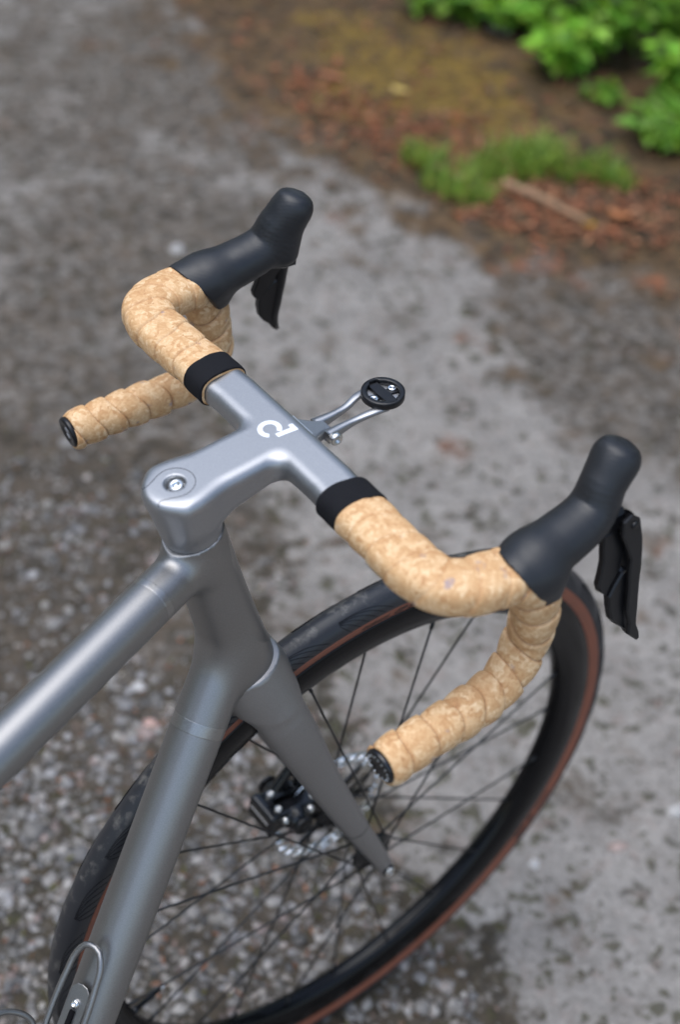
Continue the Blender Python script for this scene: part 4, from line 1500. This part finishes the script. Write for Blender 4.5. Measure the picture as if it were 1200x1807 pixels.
def make_tape(side):
    lab = 'left' if side > 0 else 'right'
    root = empty('bar_tape', bike)
    root['label'] = 'cork bar tape on the ' + ('far left' if side > 0 else 'near right') + ' half of the bar'
    P, t, s, n, ln = bar_frame(side)
    seg = 64
    aa = np.linspace(0, 2 * math.pi, seg, endpoint=False)
    q = np.random.default_rng(20 + int(side))
    pitch = .0215
    jit = q.normal(0, .10, 60)
    lump = q.normal(0, 1, (3, 8))
    y_end = np.abs(P[:, 1])
    i0 = np.searchsorted(ln, .0215)       # tape shows from under the band
    i1 = len(P) - 4
    V = []
    seam_v = []
    hw0, ht0 = .0205, .0128
    for i in range(i0, i1):
        f = np.clip((ln[i] - .150) / .050, 0, 1); f = f * f * (3 - 2 * f)
        g_ = np.clip((ln[i] - .060) / .060, 0, 1)
        rd = .0150 + .0018 * math.exp(-((ln[i] - .200) / .035)**2)
        a_, b_ = hw0 * (1 - f) + rd * f, (ht0 + .0018 * g_) * (1 - f) + rd * f
        e = 2.7 * (1 - f) + 2.0 * f
        for k, a in enumerate(aa):
            ca, sa = math.cos(a), math.sin(a)
            rr = (abs(ca / b_)**e + abs(sa / a_)**e)**(-1 / e)
            phs = ln[i] / pitch - side * a / (2 * math.pi) + .10 * math.sin(a * 2 + ln[i] * 30) + .08 * math.sin(ln[i] * 47 + side)
            w = phs - math.floor(phs)
            turn = int(math.floor(phs)) % 60
            # overlap: each turn starts proud over the last one, with a soft edge
            step = .0019 * (1 - w) * (1 - math.exp(-w * 26)) + .0009 * math.sin(math.pi * w)
            groove = -.0011 * math.exp(-(min(w, 1 - w) / .030)**2)
            und = .00030 * math.sin(3 * a + ln[i] * 60 + lump[0, 0]) + .00025 * math.sin(2 * a - ln[i] * 95 + lump[1, 1])
            seam_v.append(.75 * (.50 + .50 * f) * math.exp(-(min(w, 1 - w) / .022)**2))
            r = rr + (step + groove) * (.48 + .52 * f) * (1 + jit[turn]) + und
            tip = min(1, (ln[i1 - 1] - ln[i]) / .006)
            r -= .0016 * (1 - tip)**2
            V.append(P[i] + r * (ca * n[i] + sa * s[i]))
    V = np.array(V)
    m = i1 - i0
    F = []
    for i in range(m - 1):
        for k in range(seg):
            k2 = (k + 1) % seg
            F.append((i * seg + k, i * seg + k2, (i + 1) * seg + k2, (i + 1) * seg + k))
    if side < 0:
        pass
    c0 = len(V); V = np.concatenate([V, [P[i1 - 1]]])
    for k in range(seg):
        F.append(((m - 1) * seg + k, (m - 1) * seg + (k + 1) % seg, c0))
    ob = new_obj('cork_wrap', T + V, F, M_CORK, root)
    at = ob.data.attributes.new('seam', 'FLOAT', 'POINT')
    at.data.foreach_set('value', np.array(seam_v + [0.0], np.float32))
    # finishing band: woven strip round the inner end
    ib = [0] + list(range(1, np.searchsorted(ln, .0238)))
    ib = [i for i in range(0, np.searchsorted(ln, .0238))]
    bv, bf = [], []
    off = .0014
    N_ = len(ib)
    rings = []
    for j, i in enumerate(ib):
        edge = min(1, min(j, N_ - 1 - j) / 2.0)
        ring = []
        for k, a in enumerate(aa):
            ca, sa = math.cos(a), math.sin(a)
            rr = (abs(ca / ht0)**2.7 + abs(sa / hw0)**2.7)**(-1 / 2.7)
            r = rr + off * (.7 + .3 * edge) + .00018 * math.sin(5 * a + j * .2)
            sl = .0014 * math.sin(a + .6) * side          # not quite square to the bar
            ring.append(P[i] + t[i] * sl + r * (ca * n[i] + sa * s[i]))
        rings.append(ring)
    inner = []
    for i, sg in ((ib[-1], 0), (ib[0], 1)):
        ring = []
        for k, a in enumerate(aa):
            ca, sa = math.cos(a), math.sin(a)
            rr = (abs(ca / ht0)**2.7 + abs(sa / hw0)**2.7)**(-1 / 2.7) - (.0006 if sg else -.0002)
            ring.append(P[i] + t[i] * .0014 * math.sin(a + .6) * side + rr * (ca * n[i] + sa * s[i]))
        inner.append(ring)
    rings += inner
    bv = np.array(rings).reshape(-1, 3)
    R_ = len(rings)
    for j in range(R_):
        j2 = (j + 1) % R_
        for k in range(seg):
            k2 = (k + 1) % seg
            bf.append((j * seg + k, j * seg + k2, j2 * seg + k2, j2 * seg + k))
    new_obj('finishing_band', T + bv, bf, M_BAND, root)['label'] = 'black woven finishing band'
    # tape edge that peeps out inside the band
    pe = []
    for j in range(2):
        for k, a in enumerate(aa):
            ca, sa = math.cos(a), math.sin(a)
            rr = (abs(ca / ht0)**2.7 + abs(sa / hw0)**2.7)**(-1 / 2.7) - (.0001 if j == 0 else .0022)
            pe.append(P[0] - t[0] * .0006 * (1 if j == 0 else 1) + t[0] * .0014 * math.sin(a + .6) * side + rr * (ca * n[0] + sa * s[0]))
    pf = []
    for k in range(seg):
        k2 = (k + 1) % seg
        pf.append((k, k2, seg + k2, seg + k))
    if side > 0:
        new_obj('tape_edge', T + np.array(pe), pf, M_CORK, root)['label'] = 'cut tape edge showing under the band'
    # end plug
    ce = T + P[i1 - 1]; d = t[-1] + np.array([0, 0, -.14]); d /= np.linalg.norm(d)
    e1 = n[-1] - d * (n[-1] @ d); e1 /= np.linalg.norm(e1); e2 = np.cross(d, e1)
    prof = [(.0001, .0018), (.0070, .0018), (.0078, .0024), (.0112, .0030), (.0128, .0026), (.0136, .0014), (.0137, 0), (.0132, -.002), (.0090, -.004)]
    part('end_plug', lathe(prof, ce, d, e1, 40, closed=False), M_PLA if side > 0 else M_GLOSS, root)
    if side > 0:
        for k in (-1, 1):
            part('plug_dot', lathe([(.0001, .0006), (.0026, .0005), (.0030, 0), (.0030, -.001)], ce + d * .0018 + (e1 * .8 + e2 * .3) * k * .0038, d, e1, 20, closed=False), pmat('grey_plug_dot', (.30, .30, .31), .4), root)
    else:
        pins = []
        for k in range(16):
            a = 2 * math.pi * k / 16
            pins.append(lathe([(.0001, .0009), (.0006, .0008), (.0009, 0), (.0009, -.001)], ce + d * .0026 + .0104 * (math.cos(a) * e1 + math.sin(a) * e2), d, e1, 8, closed=False))
        part('plug_trim', join(*pins), M_STEEL, root, label='bright studded ring of the end plug')
    return root


make_tape(1)
make_tape(-1)

# ------------------------------------------------------------------ brake and shift levers
HQ = [0.047, -0.0124, 0.018, 0.069, -0.0059, 0.0199, 0.1200, 0.0080, 0.0178, 0.1330, 0.0310, 0.0150, 0.1457, 0.045, 0.0157, 0.1400, 0.004, 0.0120, 0.076, -0.0174, 0.016, 0.2023, 0.1886, 1.06, 0.2001]


def even_spline(P, n):
    P = np.asarray(P, float); k = len(P); m = np.gradient(P, axis=0); out = []
    for x in np.linspace(0, k - 1, n):
        i = min(int(x), k - 2); t = x - i
        out.append((2 * t**3 - 3 * t**2 + 1) * P[i] + (t**3 - 2 * t**2 + t) * m[i] + (-2 * t**3 + 3 * t**2) * P[i + 1] + (t**3 - t**2) * m[i + 1])
    return np.array(out)


def hood_sdf(P):
    q = HQ
    y0, y1, sy, ylip = q[21:25]
    Q = P.copy(); Q[:, 1] /= sy
    C = np.array([[q[3 * i], (y0 + (y1 - y0) * i / 4) / sy, q[3 * i + 1], q[3 * i + 2]] for i in range(5)])
    S = even_spline(C, 25)
    d = np.full(len(P), 1e9)
    for i in range(24):
        d = np.minimum(d, rcone(Q, S[i, :3], S[i + 1, :3], S[i, 3], S[i + 1, 3]))
    pv = np.array([q[15], y1 / sy, q[16]])
    d = smin(d, rcone(Q, S[24, :3] - np.array([.001, 0, .002]), pv, .0130, q[17]), .010)
    d = smin(d, rcone(Q, C[1, :3], (q[18], ylip / sy, q[19]), C[1, 3], q[20]), .010)
    # skirt over the bar, down the front of the bend
    d = smin(d, rcone(Q, (.050, .2022 / sy, -.008), (.072, .2022 / sy, -.010), .0180, .0190), .006)
    d = smin(d, rcone(Q, (.068, .2035 / sy, -.014), (.0800, .2045 / sy, -.052), .0182, .0170), .010)
    # blunt, gently sloping top of the horn
    fc = np.array([.36, 0, .933])
    d = smax(d, (P - np.array([.1457, .1886, .045])) @ fc - .0134, .0060)
    # cut square at the tape
    n = np.array([-.80, -.10, -.60]); n /= np.linalg.norm(n)
    cut = (P - np.array([.0545, .202, -.0085])) @ n
    d = smax(d, cut, .0012)
    d = smax(d, -.029 - P[:, 2], .0012)
    # fine thumb ribs on the flank
    return d


def mirror(V, side): return V * np.array([1, side, 1])


def make_lever(side):
    root = empty('brake_lever', bike)
    root['label'] = ('far left' if side > 0 else 'near right') + ' brake lever with black rubber hood'
    P, F, Nn = sdf_mesh(hood_sdf, (.028, .165, -.065), (.180, .232, .075), .0016)
    sg = np.array([1, side, 1.0])
    if side < 0: F = F[:, ::-1]
    h = new_obj('rubber_hood', T + P * sg, F, M_RUB, root, True, Nn * sg)
    # dimple in the tip
    p, nn_ = project(hood_sdf, np.array([[.1545, .188, .058]]), .004, 10)
    ctr = T + p[0] * sg; nrm = nn_[0] * sg
    e1 = np.cross(nrm, np.array([0, 1.0, 0])); e1 /= np.linalg.norm(e1)
    part('hood_dimple', lathe([(.0001, -.0004), (.0022, -.0003), (.0034, .0003), (.0040, -.0002)], ctr, nrm, e1, 24, closed=False), M_RUB, root)
    # blades as plates standing in a plane that leans outwards towards the tip
    lean = np.array([0, -.18 * side, 1.0])
    o0 = T + np.array([0, .207 * side, 0])
    ay = lean
    az = np.array([0, 1.0 * side, .18]); az /= np.linalg.norm(az)
    ax = np.array([1.0, 0, 0])
    blade = np.array([(140, 6), (148.3, 9.5), (157.3, 3.0), (161.7, -13.8), (163.0, -24.4), (163.4, -40.0), (163.2, -50), (163.5, -61.1), (163.9, -73.1), (164.3, -90.2), (168.6, -99.8), (169.2, -104.6), (166.5, -106.5), (156.2, -96.5), (156.4, -86.8), (152.4, -74.1), (152.1, -54.6), (151.1, -40.6), (151.4, -29.2), (146.5, -17.9), (140.5, -6.0)]) / 1000
    flange = np.array([(153, -40.6), (154.5, -54.7), (154.6, -74.1), (158.4, -86.8), (158.4, -97), (146.7, -86.5), (141.3, -79.4), (137.8, -67.8), (136.3, -57.9), (141.4, -50.0), (148, -42)]) / 1000
    paddle = np.array([(128.8, -4.6), (143.2, -4.0), (152.4, -27.5), (148.8, -33.2), (148.6, -38.9), (139.8, -50.3), (136.0, -57.7), (129.3, -51.4), (127.0, -45.2), (128.8, -36.9), (130.1, -27.7), (129.1, -15.5)]) / 1000
    # rounded brake blade: thick spine, thinner trailing edge
    spine = catmull(np.array([(.146, 0, .004), (.1545, 0, -.014), (.1572, 0, -.040), (.1578, 0, -.066), (.1590, 0, -.088), (.1640, 0, -.101), (.1675, 0, -.1055)]), 40)
    rx = np.interp(np.linspace(0, 1, 40), [0, .2, .55, .8, .93, 1], [.0070, .0060, .0052, .0052, .0036, .0022])
    rl = np.interp(np.linspace(0, 1, 40), [0, .3, .7, .93, 1], [.0068, .0066, .0064, .0048, .0024])
    tt = np.gradient(spine, axis=0); tt /= np.linalg.norm(tt, axis=1)[:, None]
    V, Fb = [], []
    sgm = 20
    for i in range(40):
        nx = np.array([-tt[i][2], 0, tt[i][0]])
        for k in range(sgm):
            a = 2 * math.pi * k / sgm
            ca, sa = math.cos(a), math.sin(a)
            ex = math.copysign(abs(ca)**.7, ca) * rx[i]; ey = math.copysign(abs(sa)**.7, sa) * rl[i]
            p = spine[i] + nx * ex
            V.append(o0 + p[0] * ax + p[2] * ay + (ey + .001) * az)
    for i in range(39):
        for k in range(sgm):
            k2 = (k + 1) % sgm
            Fb.append((i * sgm + k, i * sgm + k2, (i + 1) * sgm + k2, (i + 1) * sgm + k))
    Fb.append(tuple(range(sgm))); Fb.append(tuple(39 * sgm + k for k in reversed(range(sgm))))
    part('lever_blade', (np.array(V), Fb), M_PLA, root, True)
    part('lever_skin', prism(blade * np.array([.985, 1]) + np.array([.0012, 0]), o0, ax, ay, az, .0042, .0084, .0012), M_PLA, root, False)
    part('shift_paddle', prism(flange, o0, ax, ay, az, -.0036, .0034, .0012), M_PLA, root, False)
    part('shift_paddle', prism(paddle, o0, ax, ay, az, -.0052, .0010, .0012), M_PLA, root, False)
    # bracket body under the hood that carries the pivot
    br = [(.118, .010), (.146, .012), (.153, .000), (.152, -.012), (.140, -.012), (.126, -.008)]
    part('lever_bracket', prism(br, T + np.array([0, .194 * side, 0]), ax, np.array([0, 0, 1.0]), np.array([0, 1.0 * side, 0]), -.010, .014, .003), M_PLA, root, False)
    part('pivot_pin', lathe([(.0001, .0012), (.0022, .0012), (.0030, .0006), (.0030, -.004)], o0 + .150 * ax + .0 * ay + az * .0086, az, ax, 16, closed=False), M_PLA, root)
    return root


make_lever(1)
make_lever(-1)

# ------------------------------------------------------------------ computer mount in front of the bar
mnt = empty('computer_mount', bike)
mnt['label'] = 'out front cycle computer mount with two grey arms and round black holder'
DC = T + np.array([.0968, -.0012, -.001])
ZU = np.array([-.06, 0, 1.0]); ZU /= np.linalg.norm(ZU)
XU = np.array([1.0, 0, .06]); XU /= np.linalg.norm(XU)
# ring with two notches
seg = 72
rv, rf = [], []
for i in range(seg):
    a = 2 * math.pi * i / seg
    am = math.degrees(a) % 180
    ri = .0124 if not (66 < am < 104) else .0142
    d = math.cos(a) * XU + math.sin(a) * Y
    for r, h in ((ri, -.0062), (.0160, -.0062), (.0168, -.0055), (.0168, -.0006), (.0162, 0), (ri + .0004, 0), (ri, -.0004)):
        rv.append(DC + r * d + h * ZU)
for i in range(seg):
    j = (i + 1) % seg
    for q in range(7):
        p = (q + 1) % 7
        rf.append((i * 7 + q, i * 7 + p, j * 7 + p, j * 7 + q))
part('holder_ring', (np.array(rv), rf), M_PLA, mnt, label='black round quarter turn holder')
part('holder_floor', lathe([(.0001, -.0050), (.0140, -.0050), (.0140, -.0068), (.0001, -.0068)], DC, ZU, XU, 48, closed=False), M_BAR, mnt, False)
cr = []
cr.append(prism([(-.0042, -.0128), (.0042, -.0128), (.0046, -.004), (.0046, .004), (.0042, .0128), (-.0042, .0128), (-.0046, .004), (-.0046, -.004)], DC, XU, Y, ZU, -.0050, -.0022, .0004))
for k in (-1, 1):
    cr.append(prism([(k * .0046, -.0030), (k * .0128, -.0046), (k * .0128, .0046), (k * .0046, .0030)], DC, XU, Y, ZU, -.0049, -.0034, .0003))
    for yy in (-.0105, -.0065, .0065, .0105):
        pass
part('holder_cross', join(*cr), M_PLA, mnt, False)
for k in (-1, 1):
    part('holder_bolt', lathe([(.0001, -.0038), (.0011, -.0038), (.0012, -.0024), (.0030, -.0020), (.0034, -.0026), (.0034, -.0045)], DC + XU * k * .0098 + Y * k * .0012, ZU, XU, 24, closed=False), M_STEEL, mnt)
# arms: flat strips, twisted slightly, from the clamp to the disc
for k in (-1, 1):
    ctl = np.array([(.0400, k * .0082, -.0180), (.0550, k * .0074, -.0155), (.0700, k * .0082, -.0125), (.0830, k * .0110, -.0090), (.0930, k * .0115, -.0085)])
    pth = catmull(ctl, 30) + T
    t, s_, n_ = frames(pth, (0, 0, 1))
    hw = np.interp(np.linspace(0, 1, 30), [0, .4, 1], [.0036, .0024, .0036]); hh = np.interp(np.linspace(0, 1, 30), [0, .5, 1], [.0050, .0024, .0016])
    V, F = [], []
    for i in range(30):
        for (a, b) in ((-1, -.6), (-.75, -1), (.75, -1), (1, -.6), (1, .6), (.75, 1), (-.75, 1), (-1, .6)):
            V.append(pth[i] + s_[i] * a * hw[i] + n_[i] * b * hh[i])
    for i in range(29):
        for q in range(8):
            p = (q + 1) % 8
            F.append((i * 8 + q, i * 8 + p, (i + 1) * 8 + p, (i + 1) * 8 + q))
    F.append(tuple(range(8))); F.append(tuple(29 * 8 + q for q in reversed(range(8))))
    part('mount_arm', (np.array(V), F), M_BAR, mnt)


def clamp_sdf(P):
    x, y, z = P[:, 0], P[:, 1], P[:, 2]
    t = np.clip((x - .018) / .026, 0, 1)
    hw = .0135 * (1 - t) ** 1.5 + .0066
    hz = .0070 * (1 - t) + .0046 * t
    d = box2(y - .0005, z - (-.0140 - .0035 * t), hw, hz, .0030)
    d = smax(d, np.maximum(x - .0475, .0155 - x), .004)
    return d


sdf_obj('mount_clamp', clamp_sdf, (.012, -.026, -.030), (.052, .027, .0), .0010, M_BAR, mnt, T, np.array([1.0, 0, 0]), Y, np.array([0, 0, 1.0]))
part('clamp_edge', rbox(T + np.array([.0236, .0010, -.0085]), XU, Y, ZU, .0006, .0125, .0030, .0003), M_BOLT, mnt, False)
part('clamp_bolt', lathe([(.0001, .0028), (.0022, .0028), (.0024, .0048), (.0042, .0050), (.0050, .0042), (.0051, 0), (.0030, -.001), (.0030, -.020)], T + np.array([.0445, -.0112, -.0175]), -Y, XU, 30, closed=False), M_BOLT, mnt, label='steel hinge bolt of the mount')
